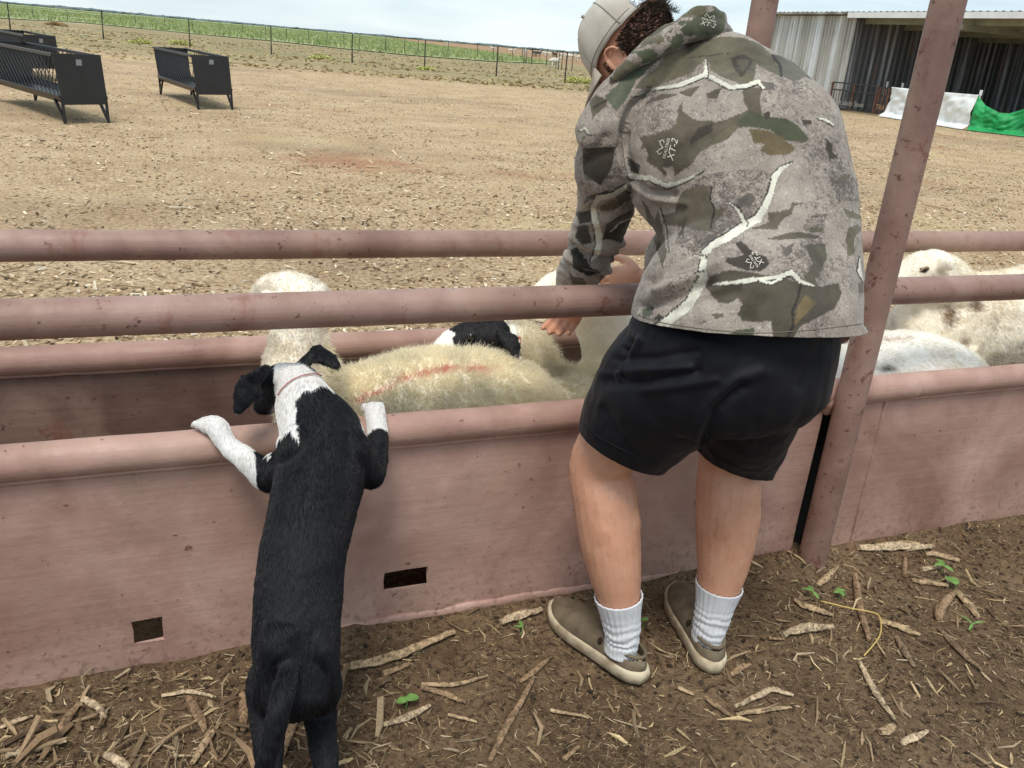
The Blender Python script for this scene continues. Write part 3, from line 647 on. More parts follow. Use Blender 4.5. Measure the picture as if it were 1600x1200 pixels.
for lg in (legL, legR):
    for sx in (-1, 1): q_ = lg[3]*.6+lg[4]*.4; sh.append(tube([lg[2]+A(sx*.022,-.028,-.02), q_+A(sx*.024,-.030,.01), q_+A(sx*.020,-.024,-.06), lg[4]*.3+lg[5]*.7+A(0,-.018,0)], [.022, .036, .031, .018], seg=14, n=4, round_cap=True))
    sh.append(tube([lg[4]*.4+lg[5]*.6+A(0,-.032,.0), lg[5]+A(0,-.026,.0), lg[6]+A(0,-.015,.02)], [.014,.014,.008], seg=10, n=3))
for c0 in (legL[2], legR[2]): sh.append(ball(c0+A(0, .022, .0), (.05, .05, .055)))
sh.append(tube([A(1.04,1.28,.72), A(1.035,1.28,.85), A(1.09,1.355,.98), A(1.10,1.455,1.10), A(1.075,1.54,1.20), A(1.05,1.60,1.27)], [(.125,.10), (.14,.10), (.14,.095), (.155,.095), (.16,.075), (.08,.06)], hint=tuple(ux), seg=20, n=4))
sh.append(tube([A(1.05,1.585,1.25), NK, H(0, -.05, -.06)], [.050, .050, .050], seg=16, n=4))
sh.append(ball(H(0, -.02, .02), (.076, .105, .10), HM)); sh.append(ball(H(0, .025, -.055), (.058, .068, .075), HM))
sh.append(tube([H(0, .085, .0), H(0, .112, -.035), H(0, .095, -.045)], [.009, .015, .008], seg=8, n=3, hint=tuple(hx_), round_cap=True))
sh.append(tube([H(-.022, .086, -.075), H(0, .092, -.075), H(.022, .086, -.075)], [.005, .008, .005], seg=8, n=3, hint=tuple(hz_)))
for s in (-1, 1):   # ears: a rim round a hollow, on a flat base
    sh.append(ball(H(s*.072, -.012, -.022), (.008, .021, .031), HM, 14, 10))
    rim = [H(s*(.079+.006*math.sin(a)), -.012+.021*math.cos(a)-.006, -.020+.031*math.sin(a)) for a in np.linspace(-1.9, 3.3, 12)]
    sh.append(tube(rim, [.0042]*12, seg=8, n=2, hint=tuple(hx_), round_cap=True)); sh.append(ball(H(s*.078, -.003, -.048), (.006, .008, .009), HM, 10, 8))
    sh.append(ball(H(s*.03, .082, -.005), (.014, .012, .011), HM, 10, 8))
sh.append(tube([LS, LE, LW-LHd*.02], [.05, .043, .029], seg=14, n=6, round_cap=True)); sh.append(tube([RS, RE, RW-RHd*.02], [.05, .043, .029], seg=14, n=6, round_cap=True))
sh += hand(LW, LHd, (-.6, .3, .6), -CF*.7+CU*.6+CR*.2, (.75, .8, .5)); sh += hand(RW, RHd, (.1, .3, .9), -CF*.8+CU*.5, (.55, .7, .5))
body_me = fuse(sh, .0034, 3, 'body'); Vb, Nb = get(body_me)
z_ = Vb[:, 2]
put(body_me, Vb+Nb*((fbm(Vb, 22, 2)*.0005)*(z_ < .7))[:, None])
body = link('body', body_me, M['skin'], man)

# --- shirt
def camo_mat():
    t = NT('camouflage knit', .75, .25); a = t.attr('camo'); mo = t.attr('mott')
    f1 = t.noise(85, 9, rough=.8); f2 = t.noise(300, 5, rough=.75); f3 = t.noise(14, 4)
    bark = t.ramp(f3, [(.3, (.25, .208, .175, 1)), (.55, (.335, .285, .242, 1)), (.75, (.44, .385, .325, 1))])
    thr = t.math('SUBTRACT', t.math('ADD', t.math('MULTIPLY', f1, .62), t.math('MULTIPLY', f2, .38)), t.math('MULTIPLY', mo.outputs['Fac'], .15))
    bark = t.mix(t.ramp(thr, [(.36, .95), (.47, .0)]), bark, (.085, .068, .06, 1))
    lite = t.noise(120, 6, rough=.7); bark = t.mix(t.ramp(lite, [(.56, 0.0), (.66, .5)]), bark, (.60, .55, .48, 1))
    pv = t.mix(1.0, a.outputs['Color'], t.ramp(t.math('ADD', t.math('MULTIPLY', f3, .6), t.math('MULTIPLY', t.noise(38, 7, rough=.7), .4)), [(.36, .42), (.52, .70), (.66, .92)]), 'MULTIPLY')
    c = t.mix(a.outputs['Alpha'], bark, pv)
    c = t.mix(t.ramp(f2, [(.35, .22), (.6, 0.0)]), c, (.03, .025, .02, 1)); t.base(c)
    vo = t.n('ShaderNodeTexVoronoi'); vo.inputs['Scale'].default_value = 330; t.l(t.geo.outputs['Position'], vo.inputs['Vector'])
    t.bump(t.math('ADD', vo.outputs['Distance'], t.math('MULTIPLY', f1, .5)), .35, .0012); t.b.inputs['Sheen Weight'].default_value = .15; return t.m
M['camo'] = camo_mat()
T_ = [(A(1.015,1.215,.77), .215, .165), (A(1.008,1.25,.856), .216, .165), (A(1.082,1.325,.945), .186, .148), (A(1.10,1.415,1.055), .206, .152), (A(1.08,1.495,1.155), .232, .155), (A(1.072,1.56,1.232), .188, .125), (A(1.055,1.595,1.295), .12, .092), (A(1.045,1.61,1.325), .078, .065)]
ss = [tube([a for a, _, _ in T_], [(b, c) for _, b, c in T_], hint=tuple(ux), seg=40, n=6, power=2.25)]
ss.append(tube([A(.99,1.57,1.20), A(.922,1.585,1.165), LS+A(.0,.01,-.03), (LS+LE)/2+A(-.003,0,.0), LE, (LE+LW)/2+A(0,0,.0), LW+A(0,-.006,.055), LW+A(0,0,.0), LW+LHd*.02], [.09, .088, .080, .068, .062, .058, .056, .053, .05], hint=(1,0,0), seg=22, n=6))
ss.append(tube([A(1.17,1.55,1.20), A(1.25,1.55,1.165), RS+A(0,.01,-.02), (RS+RE)/2, RE, (RE+RW)/2, RW-RHd*.03, RW-RHd*.005], [.09, .092, .085, .07, .066, .055, .046, .042], hint=(1,0,0), seg=22, n=6))
ss.append(tube([Yp(940,205,1.57), Yp(966,168,1.575), Yp(996,138,1.585), Yp(1035,100,1.60)], [.055,.055,.055,.06], seg=18, n=4, round_cap=True))
shirt_me = fuse(ss, .0031, 12, 'shirt'); V, N = get(shirt_me)
P2 = proj(V); fc = facing(V, N)
# folds: (pixel polyline, half width px, depth m)
folds = [([(1030,455),(1075,440),(1120,415)], 9, .010), ([(1005,480),(1060,462),(1110,440)], 8, -.010), ([(1015,440),(1055,415),(1090,380)], 8, -.008), ([(1050,485),(1100,470),(1150,455)], 10, -.006),
         ([(1040,430),(1080,412),(1118,385)], 8, .008), ([(985,285),(1010,300),(1050,305)], 6, -.008), ([(985,290),(1020,310),(1070,318)], 6, .006), ([(988,275),(975,240),(975,200),(990,165),(1015,145)], 7, -.010),
         ([(978,275),(962,230),(962,190)], 6, .006), ([(945,215),(930,240),(912,255)], 8, -.005), ([(985,305),(950,330),(915,335)], 9, -.007), ([(980,330),(940,350),(905,350)], 8, .005),
         ([(895,385),(915,400),(950,408),(985,395)], 6, -.009), ([(890,400),(912,415),(945,425),(975,418)], 6, .008), ([(890,418),(915,428),(950,434)], 6, -.008), ([(900,370),(925,385),(975,380)], 7, .006),
         ([(1240,150),(1270,200),(1285,250)], 14, -.003), ([(1330,330),(1300,400),(1290,470)], 18, -.004), ([(1200,470),(1180,500),(1175,528)], 16, -.004), ([(1280,440),(1262,490),(1258,520)], 16, .004), ([(1100,480),(1105,510),(1100,530)], 14, .004)]
disp = fbm(V, 9, 3)*.004+fbm(V, 22, 2, 3.)*.0015
for pl, hw, dep in folds:
    d, _, _ = line_dist(P2, pl); disp += np.where(fc > .05, dep*1.5*np.exp(-(d/hw)**2), 0)
sl = np.clip((1.0-np.abs(V[:, 2]-.86)/.09), 0, 1)*((V[:, 0] < 1.0) & (V[:, 1] > 1.6)); disp += sl*np.sin(V[:, 2]*260+fbm(V, 16, 2)*3)*.0035
V = V+N*disp[:, None]; put(shirt_me, V)
# cut the hem and the cuffs open
bm = bmesh.new(); bm.from_mesh(shirt_me)
h0, h1, h2 = Yp(992, 500, 1.28), Yp(1345, 508, 1.20), Yp(1170, 522, 1.12)
hn = unit(np.cross(h1-h0, h2-h0)); hn = hn if hn[2] > 0 else -hn
sel = [v for v in bm.verts if v.co.z < 1.0 and v.co.y < 1.5]; sf = {f for v in sel for f in v.link_faces}; se = {e for f in sf for e in f.edges}; sv = {v for f in sf for v in f.verts}
bmesh.ops.bisect_plane(bm, geom=list(sf)+list(se)+list(sv), plane_co=Vector(h0), plane_no=Vector(hn), clear_inner=True)
for W_, D_, o_ in ((LW, LHd, .012), (RW, RHd, -.012)):
    sel = [v for v in bm.verts if (np.array(v.co)-W_)@D_ > -.06 and np.linalg.norm(np.array(v.co)-W_) < .12]; sf = {f for v in sel for f in v.link_faces}; se = {e for f in sf for e in f.edges}; sv = {v for f in sf for v in f.verts}
    bmesh.ops.bisect_plane(bm, geom=list(sf)+list(se)+list(sv), plane_co=Vector(W_+D_*o_), plane_no=Vector(D_), clear_outer=True)
bm.to_mesh(shirt_me); bm.free(); shirt_me.update(); V, N = get(shirt_me); P2 = proj(V); fc = facing(V, N)
# --- printed camouflage: patches and branches laid on the cloth
def c1(p): return [(860+x/3.2, y/3.2) for x, y in p]
def c2(p): return [(860+x/3.077, 250+y/3.077) for x, y in p]
BR, OL, GR, DK, TN, GY = srgb(108,98,82), srgb(116,109,88), srgb(88,93,68), srgb(76,68,58), srgb(126,109,78), srgb(112,105,98)
CREAM = srgb(250,246,228)
patches = [
 (OL, c1([(560,280),(700,225),(850,182),(960,188),(1050,220),(1105,275),(1150,335),(1160,385),(1100,360),(1030,320),(1020,380),(1000,430),(930,415),(850,380),(800,350),(790,300),(760,310),(700,370),(600,400),(540,430),(480,440),(420,440),(470,380),(560,320)])),
 (srgb(110,107,92), c1([(1110,270),(1200,290),(1260,335),(1310,400),(1270,385),(1215,408),(1165,380)])),
 (BR, c1([(955,430),(1060,440),(1050,500),(1055,580),(1000,580),(970,510)])),
 (BR, c1([(445,685),(540,670),(600,640),(630,620),(640,540),(658,512),(662,560),(720,600),(800,602),(830,612),(920,580),(1000,548),(1060,580),(1190,595),(1250,640),(1295,700),(1260,715),(1180,700),(1100,650),(1000,635),(940,640),(880,700),(800,730),(740,770),(700,830),(650,860),(625,880),(610,835),(560,835),(585,870),(570,878),(530,835),(480,810),(490,780),(480,740),(450,750),(460,720)])),
 (DK, c1([(690,710),(740,640),(815,610),(810,660),(760,690),(700,720)])),
 (OL, c1([(700,830),(690,760),(740,720),(820,690),(920,620),(940,640),(880,700),(800,730),(740,770)])),
 (GR, c1([(940,600),(1000,550),(1060,580),(1190,595),(1250,640),(1295,700),(1180,700),(1100,650),(1000,635),(945,640)])),
 (TN, c1([(990,645),(1080,650),(1150,680),(1225,740),(1200,770),(1100,780),(1050,750),(1080,715),(1020,720)])),
 (DK, c1([(1250,600),(1300,600),(1310,620),(1270,630)])), (DK, c1([(1060,570),(1090,555),(1105,580),(1080,605)])), (GY, c1([(1055,405),(1110,415),(1125,450),(1080,455)])),
 (BR, c1([(640,465),(690,440),(750,430),(700,485)])), (BR, c1([(780,470),(860,435),(830,495),(785,490)])), (DK, c1([(900,290),(960,270),(1020,300),(985,350),(960,385),(920,350)])), (BR, c1([(925,295),(1000,300),(965,360)])),
 (srgb(104,110,90), c1([(270,480),(330,430),(400,330),(470,270),(560,250),(540,300),(430,400),(380,500),(330,555)])),
 (BR, c1([(195,500),(230,475),(290,500),(275,530),(210,595)])), (DK, c1([(160,745),(250,735),(330,735),(300,850),(250,925),(165,870)])), (BR, c1([(470,520),(560,470),(640,470),(560,500)])),
 (DK, c1([(1375,690),(1410,720),(1410,760),(1440,790),(1400,800),(1380,740)])), (DK, c1([(380,780),(450,830),(440,870),(400,860)])),
 (BR, c2([(610,200),(640,150),(740,118),(775,130),(775,200),(790,235),(850,228),(800,290),(780,340),(700,335),(650,320),(540,310),(545,265),(600,250)])),
 (GY, c2([(900,190),(960,155),(990,190),(960,220),(900,230)])), (BR, c2([(1050,250),(1100,250),(1150,235),(1160,205),(1230,208),(1170,220),(1160,260),(1110,290),(1090,335),(960,330),(1050,300)])),
 (DK, c2([(890,400),(920,390),(990,455),(1040,465),(1050,500),(1010,535),(930,530),(840,490),(850,470),(930,460)])),
 (srgb(92,84,70), c2([(745,610),(760,565),(850,530),(960,540),(1080,560),(1200,590),(1265,560),(1290,610),(1380,590),(1400,640),(1370,710),(1280,760),(1200,800),(1160,860),(1070,865),(1060,770),(1000,780),(930,775),(895,745),(925,690),(900,665),(850,690),(800,680)])),
 (TN, c2([(1230,650),(1280,690),(1200,770),(1170,800),(1190,700)])), (srgb(110,103,80), c2([(1430,330),(1480,310),(1500,330),(1460,370),(1460,450),(1430,465),(1420,380)])), (OL, c2([(1405,230),(1500,270),(1500,290),(1430,275)])),
 (srgb(102,96,80), c2([(1230,410),(1320,400),(1330,470),(1290,560),(1240,590),(1220,570),(1260,500)])), (BR, c2([(1350,115),(1420,65),(1445,75),(1420,110)])), (BR, c2([(1030,380),(1120,355),(1200,345),(1290,365),(1290,378),(1200,375),(1100,385)])),
 (BR, c2([(775,740),(830,735),(835,755),(800,765)])), (BR, c2([(710,780),(760,770),(740,785)])), (GY, c2([(1100,400),(1130,420),(1170,395),(1160,450),(1130,465)])),
 (BR, c2([(440,180),(480,250),(500,290),(520,240),(540,330),(560,440),(540,520),(500,400),(470,300)])), (GR, c2([(850,845),(900,815),(980,810),(980,870),(900,870)])), (GR, c2([(440,715),(500,705),(490,745),(445,760)])), (DK, c2([(490,765),(520,740),(570,770),(560,780)])),
 (srgb(52,46,38), c2([(120,250),(200,240),(190,300),(140,310)])), (srgb(60,54,46), c2([(95,430),(130,420),(200,520),(250,540),(180,560),(110,520)])), (srgb(66,59,49), c2([(270,310),(330,270),(395,240),(395,320),(340,400),(290,380),(250,380)])), (DK, c2([(130,320),(180,310),(200,400),(150,410),(120,370)])), (DK, c2([(155,215),(175,175),(240,155),(300,140),(250,175),(200,190)])), (BR, c2([(240,220),(300,190),(350,210),(300,245),(240,240)])), (srgb(70,62,52), c2([(300,150),(390,110),(395,190),(330,215)])),
 (BR, c2([(85,530),(110,560),(160,570),(180,610),(110,605)])), (BR, c2([(1480,600),(1510,570),(1510,640),(1480,640)])), (OL, c2([(1240,330),(1300,320),(1320,340),(1260,350)])), (DK, c2([(640,300),(655,280),(640,350),(610,375)])),
]
branches = [(c1([(410,480),(520,445),(640,425),(720,395),(775,370),(830,400),(900,435),(980,430),(1040,405),(1065,440)]), [6,13,18,22,24,22,22,20,20,12], 3.2), (c1([(775,375),(778,300)]), [26,3], 3.2), (c1([(500,455),(460,500)]), [10,3], 3.2),
 (c1([(400,880),(500,890),(580,930),(660,905),(760,855)]), [26,28,26,20,4], 3.2),
 (c2([(1160,15),(1110,45),(1080,80),(1060,160),(1030,230),(1000,280),(930,320),(860,365),(780,410),(740,450),(735,500),(735,560),(710,620),(670,690),(610,740),(540,795),(500,830)]), [4,24,28,28,34,38,40,40,36,34,36,44,48,46,46,50,50], 3.077),
 (c2([(935,305),(900,240),(860,205)]), [22,12,3], 3.077), (c2([(740,470),(690,460)]), [18,4], 3.077), (c2([(735,545),(698,548)]), [18,4], 3.077),
 (c2([(785,600),(860,590),(950,580),(1010,572),(1100,560),(1160,540),(1200,580),(1265,607)]), [6,16,20,14,20,26,22,4], 3.077), (c2([(1010,578),(1060,592),(1110,570)]), [10,12,10], 3.077), (c2([(1490,470),(1485,530),(1505,580)]), [4,16,6], 3.077),
 (c2([(360,130),(300,170),(230,185),(205,230),(215,290),(230,340),(235,400),(225,450),(195,485)]), [20,26,28,26,32,34,30,30,8], 3.077), (c2([(290,345),(340,300),(390,280)]), [3,8,3], 3.077), (c1([(1340,590),(1380,600),(1415,625)]), [5,14,8], 3.2), (c1([(150,650),(175,640),(200,670)]), [10,20,6], 3.2)]
darks = [(c2([(775,130),(768,190),(790,235),(770,330)]), 8, 3.077), (c2([(1205,600),(1190,660),(1165,720),(1165,790),(1140,860)]), 13, 3.077), (c1([(1110,275),(1150,330),(1155,380)]), 14, 3.2), (c1([(700,290),(800,275),(900,265)]), 4, 3.2), (c2([(530,230),(560,330),(570,440)]), 6, 3.077), (c1([(215,540),(280,500)]), 8, 3.2)]
nv = len(V); C = np.zeros((nv, 4)); vis = fc > -.05
cell = fbm(V, 11, 3, 20.); cell2 = fbm(V, 7, 2, 40.)              # the print elsewhere on the cloth
C[~vis & (cell > .18)] = BR; C[~vis & (cell < -.28)] = GR; C[~vis & (cell2 > .45)] = DK
wob = np.stack([nz(V, 70, 3.), nz(V, 70, 9.)], 1)*1.3; PW = P2+wob
for col, pl in patches: C[vis & in_poly(PW, pl)] = col
for pl, hw, s in darks: d, _, _ = line_dist(PW, pl); k = vis & (d < hw/2/s); C[k] = srgb(52,47,44)
for pl, wds, s in branches:
    d, par, side = line_dist(PW, pl); hw = np.interp(par, range(len(wds)), wds)/2/s
    shd = vis & (d < hw+2.2) & (side > 0); C[shd] = srgb(58,52,48)
    k = vis & (d < hw); C[k] = CREAM
mott = .17+.7*fbm(V, 6, 3, 7.)
heavy = c2([(640,150),(700,90),(800,60),(980,40),(1060,60),(1040,180),(960,300),(850,330),(700,450),(600,400)]); mott += np.where(in_poly(P2, heavy), .55, 0)
for pl in (c1([(150,680),(360,650),(380,900),(170,900)]), c2([(1240,260),(1330,260),(1300,420),(1150,500),(1200,380)]), c2([(1340,80),(1480,90),(1500,200),(1380,200)]), c2([(560,560),(700,520),(640,640),(540,690)])): mott += np.where(in_poly(P2, pl), .45, 0)
color_attr(shirt_me, 'camo', C); color_attr(shirt_me, 'mott', np.repeat(np.clip(mott, 0, 1.3)[:, None], 3, 1))
shirt = link('shirt', shirt_me, M['camo'], man); md = shirt.modifiers.new('t', 'SOLIDIFY'); md.thickness = .0022; md.offset = -1
# hem stitching ridge, seams
bvh_s = BVHTree.FromPolygons([Vector(v) for v in V], [tuple(p.vertices) for p in shirt_me.polygons])
def on(bvh, x, y, lift=.0008):
    d = unit(ray(x, y)); h = bvh.ray_cast(Vector(CO), Vector(d))
    return None if h[0] is None else np.array(h[0])+np.array(h[1])*(lift if h[1].dot(Vector(d)) < 0 else -lift)
def surf_line(bvh, pl, r, name, mat, parent, n=8, lift=.0004):
    pts = [on(bvh, *p, lift) for p in catmull(np.array([(*p, 0) for p in pl]), n)[:, :2]]; pts = [p for p in pts if p is not None]
    if len(pts) > 2: V_, F_ = tube(pts, [r]*len(pts), seg=6, n=1, hint=(0.3,.2,.9)); return link(name, mesh(V_, F_), mat, parent)
M['seam'] = simple('seam thread', (.16, .14, .12, 1), .8)
surf_line(bvh_s, [(997,492),(1050,507),(1170,520),(1260,516),(1346,506)], .0007, 'hem_stitch', M['seam'], shirt, 24)
surf_line(bvh_s, [(1012,140),(985,170),(972,205),(974,245),(984,285)], .0012, 'shoulder_seam', M['seam'], shirt, 16)
# --- printed marks: antler emblem over two lines of lettering
M['print'] = simple('cream print', (.62, .58, .50, 1), .8, .2, .05)
def mark(org, ex, ey, bvh, parent):
    """org: centre px; ex, ey: px vectors of one unit along and up the mark"""
    org, ex, ey = A(*org), A(*ex), A(*ey); MBm = MB()
    def put_mesh(V2, F2, nm):
        pts = []
        for v in V2:
            q = org+ex*v[0]+ey*v[1]; p = on(bvh, q[0], q[1], .0009); pts.append(p if p is not None else None)
        ok = [p for p in pts if p is not None]
        if len(ok) < len(pts): return
        tag(link(nm, mesh(pts, F2), M['print'], parent, False), kind='stuff')
    for s, size, y, shear, sp in (('REALTREE', .34, .02, 0, 1.0), ('XT-2', .78, -.52, .25, .95)):
        me = text_mesh(s, size, shear=shear, space=sp); b2 = bmesh.new(); b2.from_mesh(me); bmesh.ops.triangulate(b2, faces=b2.faces); b2.to_mesh(me); b2.free()
        V2, _ = get(me); put_mesh(V2[:, :2]+A(0, y), [tuple(p.vertices) for p in me.polygons], 'lettering')
    for sg in (-1, 1):
        pl = catmull(np.array([(0, .22, 0), (sg*.10, .36, 0), (sg*.22, .52, 0), (sg*.40, .56, 0), (sg*.52, .42, 0), (sg*.46, .28, 0), (sg*.34, .24, 0)]), 4)[:, :2]
        def ribbon(pl, w):
            tt = np.gradient(pl, axis=0); tt /= np.linalg.norm(tt, axis=1)[:, None]; nn = np.stack([-tt[:, 1], tt[:, 0]], 1)*w[:, None]; k = len(pl)
            put_mesh(np.concatenate([pl+nn, pl-nn]), [(i, i+1, k+i+1, k+i) for i in range(k-1)], 'antler_emblem')
        ribbon(pl+A(0, .10), np.linspace(.036, .022, len(pl)))
        ribbon(np.array([(sg*.36, .66), (sg*.37, .76), (sg*.44, .84)]), np.array([.026, .022, .01]))
mark((1042, 232), (5, -21), (-18, -4.2), bvh_s, shirt)
mark((1178, 408), (-8.5, -12.5), (-12.5, 8.5), bvh_s, shirt)

# --- hood lying at the neck
hood = []
hd = [on(bvh_s, 962, 112), on(bvh_s, 1000, 78), on(bvh_s, 1045, 56), on(bvh_s, 1090, 48), on(bvh_s, 1128, 50)]
up_s = unit(A(-.1, -.25, 1))
q0 = [Yp(960, 122, 1.56), Yp(988, 98, 1.545), Yp(1027, 74, 1.54), Yp(1072, 48, 1.55), Yp(1112, 44, 1.57), Yp(1136, 50, 1.62)]
hood.append(tube(q0, [(.009,.009), (.014,.016), (.020,.019), (.024,.022), (.024,.022), (.012,.014)], hint=tuple(up_s), seg=16, n=6, round_cap=True))
q1 = [Yp(966, 112, 1.59), Yp(1003, 82, 1.575), Yp(1043, 56, 1.58), Yp(1080, 36, 1.61), Yp(1105, 36, 1.64)]
hood.append(tube(q1, [.009, .014, .018, .019, .012], hint=tuple(up_s), seg=14, n=6, round_cap=True))
q2 = [Yp(972, 106, 1.61), Yp(1010, 70, 1.60), Yp(1050, 44, 1.60), Yp(1078, 34, 1.63)]
hood.append(tube(q2, [.007, .010, .012, .008], hint=tuple(up_s), seg=14, n=6, round_cap=True))
hood.append(tube([Yp(1070,40,1.56), Yp(1098,31,1.565), Yp(1122,34,1.58)], [(.022,.014), (.028,.02), (.020,.016)], hint=tuple(up_s), seg=14, n=6, round_cap=True))
hood_me = fuse(hood, .003, 4, 'hood'); Vh, Nh = get(hood_me); put(hood_me, Vh+Nh*(fbm(Vh, 25, 3)*.003)[:, None]); Vh, Nh = get(hood_me); Ph = proj(Vh)
Ch = np.zeros((len(Vh), 4)); ce = fbm(Vh, 16, 3, 2.); Ch[ce > .12] = OL; Ch[ce < -.30] = GR
Ch[in_poly(Ph, [(1062,46),(1090,24),(1118,16),(1126,40),(1124,54),(1070,56)])] = srgb(78,82,62)
color_attr(hood_me, 'camo', Ch); color_attr(hood_me, 'mott', np.full((len(Vh), 3), .4)); hoodo = link('hood', hood_me, M['camo'], shirt)
bvh_h = BVHTree.FromPolygons([Vector(v) for v in Vh], [tuple(p.vertices) for p in hood_me.polygons])
mark((1107, 32), (14.5, 3.5), (3, -12), bvh_h, hoodo)

# --- shorts
t = NT('black shorts cloth', .6, .17); t.base(t.ramp(t.noise(25, 4), [(.3, (.0045, .0046, .0075, 1)), (.7, (.0075, .0077, .0115, 1))])); t.bump(t.noise(500, 3), .2, .0005); t.b.inputs['Sheen Weight'].default_value = .04; M['shorts'] = t.m
so = [tube([A(1.005,1.255,.93), A(1.01,1.255,.85), A(.992,1.262,.77), A(1.0,1.275,.70)], [(.16,.11), (.185,.135), (.204,.158), (.18,.14)], hint=tuple(ux), seg=36, n=5, power=2.3),
      tube([A(.93,1.27,.82), A(.905,1.31,.73), A(.88,1.36,.63), A(.872,1.392,.545), A(.868,1.405,.47)], [(.11,.115), (.130,.135), (.121,.118), (.102,.098), (.095,.092)], hint=(.9,-.4,0), seg=28, n=5),
      tube([A(1.075,1.25,.82), A(1.083,1.275,.73), A(1.108,1.31,.63), A(1.135,1.345,.545), A(1.138,1.37,.47)], [(.095,.12), (.102,.126), (.097,.11), (.092,.09), (.088,.087)], hint=(.9,-.3,0), seg=28, n=5)]
sm = fuse(so, .004, 10, 'shorts'); V, N = get(sm); P2 = proj(V); fc = facing(V, N)
disp = fbm(V, 8, 3)*.006+fbm(V*A(1, 1, .35), 24, 2, 4.)*.0022
for pl, hw, dep in [([(985,535),(970,560),(950,590)], 7, -.006), ([(1000,530),(985,555),(968,580)], 5, .005), ([(940,585),(1000,578),(1080,575)], 6, .004), ([(945,600),(1010,598),(1090,580)], 7, -.004), ([(960,560),(1020,560),(1090,548)], 6, -.003), ([(1000,610),(1060,605),(1120,595)], 7, .003),
                    ([(940,640),(965,680),(985,705)], 8, -.003), ([(1100,690),(1118,640),(1160,605)], 10, -.006), ([(1085,690),(1105,640),(1150,595),(1190,580)], 10, .005), ([(1250,600),(1270,560),(1290,530)], 12, -.004), ([(975,545),(965,570),(972,590)], 4, -.008)]:
    d, _, _ = line_dist(P2, pl); disp += np.where(fc > .02, dep*1.7*np.exp(-(d/hw)**2), 0)
put(sm, V+N*disp[:, None])
bm = bmesh.new(); bm.from_mesh(sm)
for pts, cond in (((Yp(903,662,1.44), Yp(1030,738,1.33), Yp(960,712,1.30)), lambda c: c.x < 1.005), ((Yp(1096,702,1.40), Yp(1203,748,1.30), Yp(1150,735,1.27)), lambda c: c.x >= 1.0)):
    n_ = unit(np.cross(pts[1]-pts[0], pts[2]-pts[0])); n_ = n_ if n_[2] > 0 else -n_
    n_ = unit(n_*.7+A(0,-.25,.9)*.3)
    sel = [v for v in bm.verts if cond(v.co) and v.co.z < .68]; sf = {f for v in sel for f in v.link_faces}; se = {e for f in sf for e in f.edges}; sv = {v for f in sf for v in f.verts}
    bmesh.ops.bisect_plane(bm, geom=list(sf)+list(se)+list(sv), plane_co=Vector(pts[0]*.5+pts[1]*.5), plane_no=Vector(n_), clear_inner=True)
bm.to_mesh(sm); bm.free(); shorts = link('shorts', sm, M['shorts'], man); md = shorts.modifiers.new('t', 'SOLIDIFY'); md.thickness = .003; md.offset = -1
# hem cords
bvh_t = BVHTree.FromPolygons([Vector(v.co) for v in sm.vertices], [tuple(p.vertices) for p in sm.polygons])
surf_line(bvh_t, [(908,655),(935,682),(985,708),(1030,728)], .0012, 'hem_stitch', M['shorts'], shorts, 12)
surf_line(bvh_t, [(1102,692),(1120,715),(1160,732),(1198,738)], .0012, 'hem_stitch', M['shorts'], shorts, 12)

# --- socks and shoes
t = NT('white ribbed sock', .85, .2); t.base(t.ramp(t.noise(40, 4), [(.3, (.66, .67, .70, 1)), (.7, (.80, .81, .83, 1))])); M['sock'] = t.m
t = NT('brown canvas', .85, .2); t.base(t.ramp(t.noise(30, 5), [(.3, (.125, .095, .062, 1)), (.7, (.205, .16, .108, 1))])); t.bump(t.noise(600, 2), .4, .0008); M['canvas'] = t.m
t = NT('cream foam sole', .7, .3); t.base(t.ramp(t.noise(25, 6), [(.35, (.36, .27, .17, 1)), (.6, (.62, .53, .38, 1))])); M['sole'] = t.m
t = NT('inner shoe', .9, .1); t.base((.04, .03, .022, 1)); M['inner'] = t.m
def sock(leg, axis):
    a0, a1, a2 = leg[6], leg[5], leg[5]+(leg[4]-leg[5])*.0
    top = leg[5]+(leg[4]-leg[5])*.02; V, F = tube([leg[7]-A(0,0,.005), leg[7]+A(0,0,.03), leg[6], leg[6]*.5+leg[5]*.5, top], [(.036,.04), (.037,.04), (.0405,.042), (.045,.047), (.0535,.0565)], hint=(1,0,0), seg=96, n=14, cap=False)
    ctr = np.repeat(V.reshape(-1, 96, 3).mean(1), 96, 0); rd = V-ctr; rd /= np.linalg.norm(rd, axis=1)[:, None]; ph = np.tile(np.arange(96), len(V)//96)
    rib = np.where(V[:, 2] > .05, np.sin(ph*math.pi/2)*.0009, 0)+np.sin(V[:, 2]*300+fbm(V, 20, 2)*4)*.0016*np.clip(1.2-np.abs(V[:, 2]-.10)/.05, 0, 1)
    o = link('sock', mesh(V+rd*rib[:, None], F), M['sock'], man); md = o.modifiers.new('t', 'SOLIDIFY'); md.thickness = .003
sock(legL, 0); sock(legR, 0)
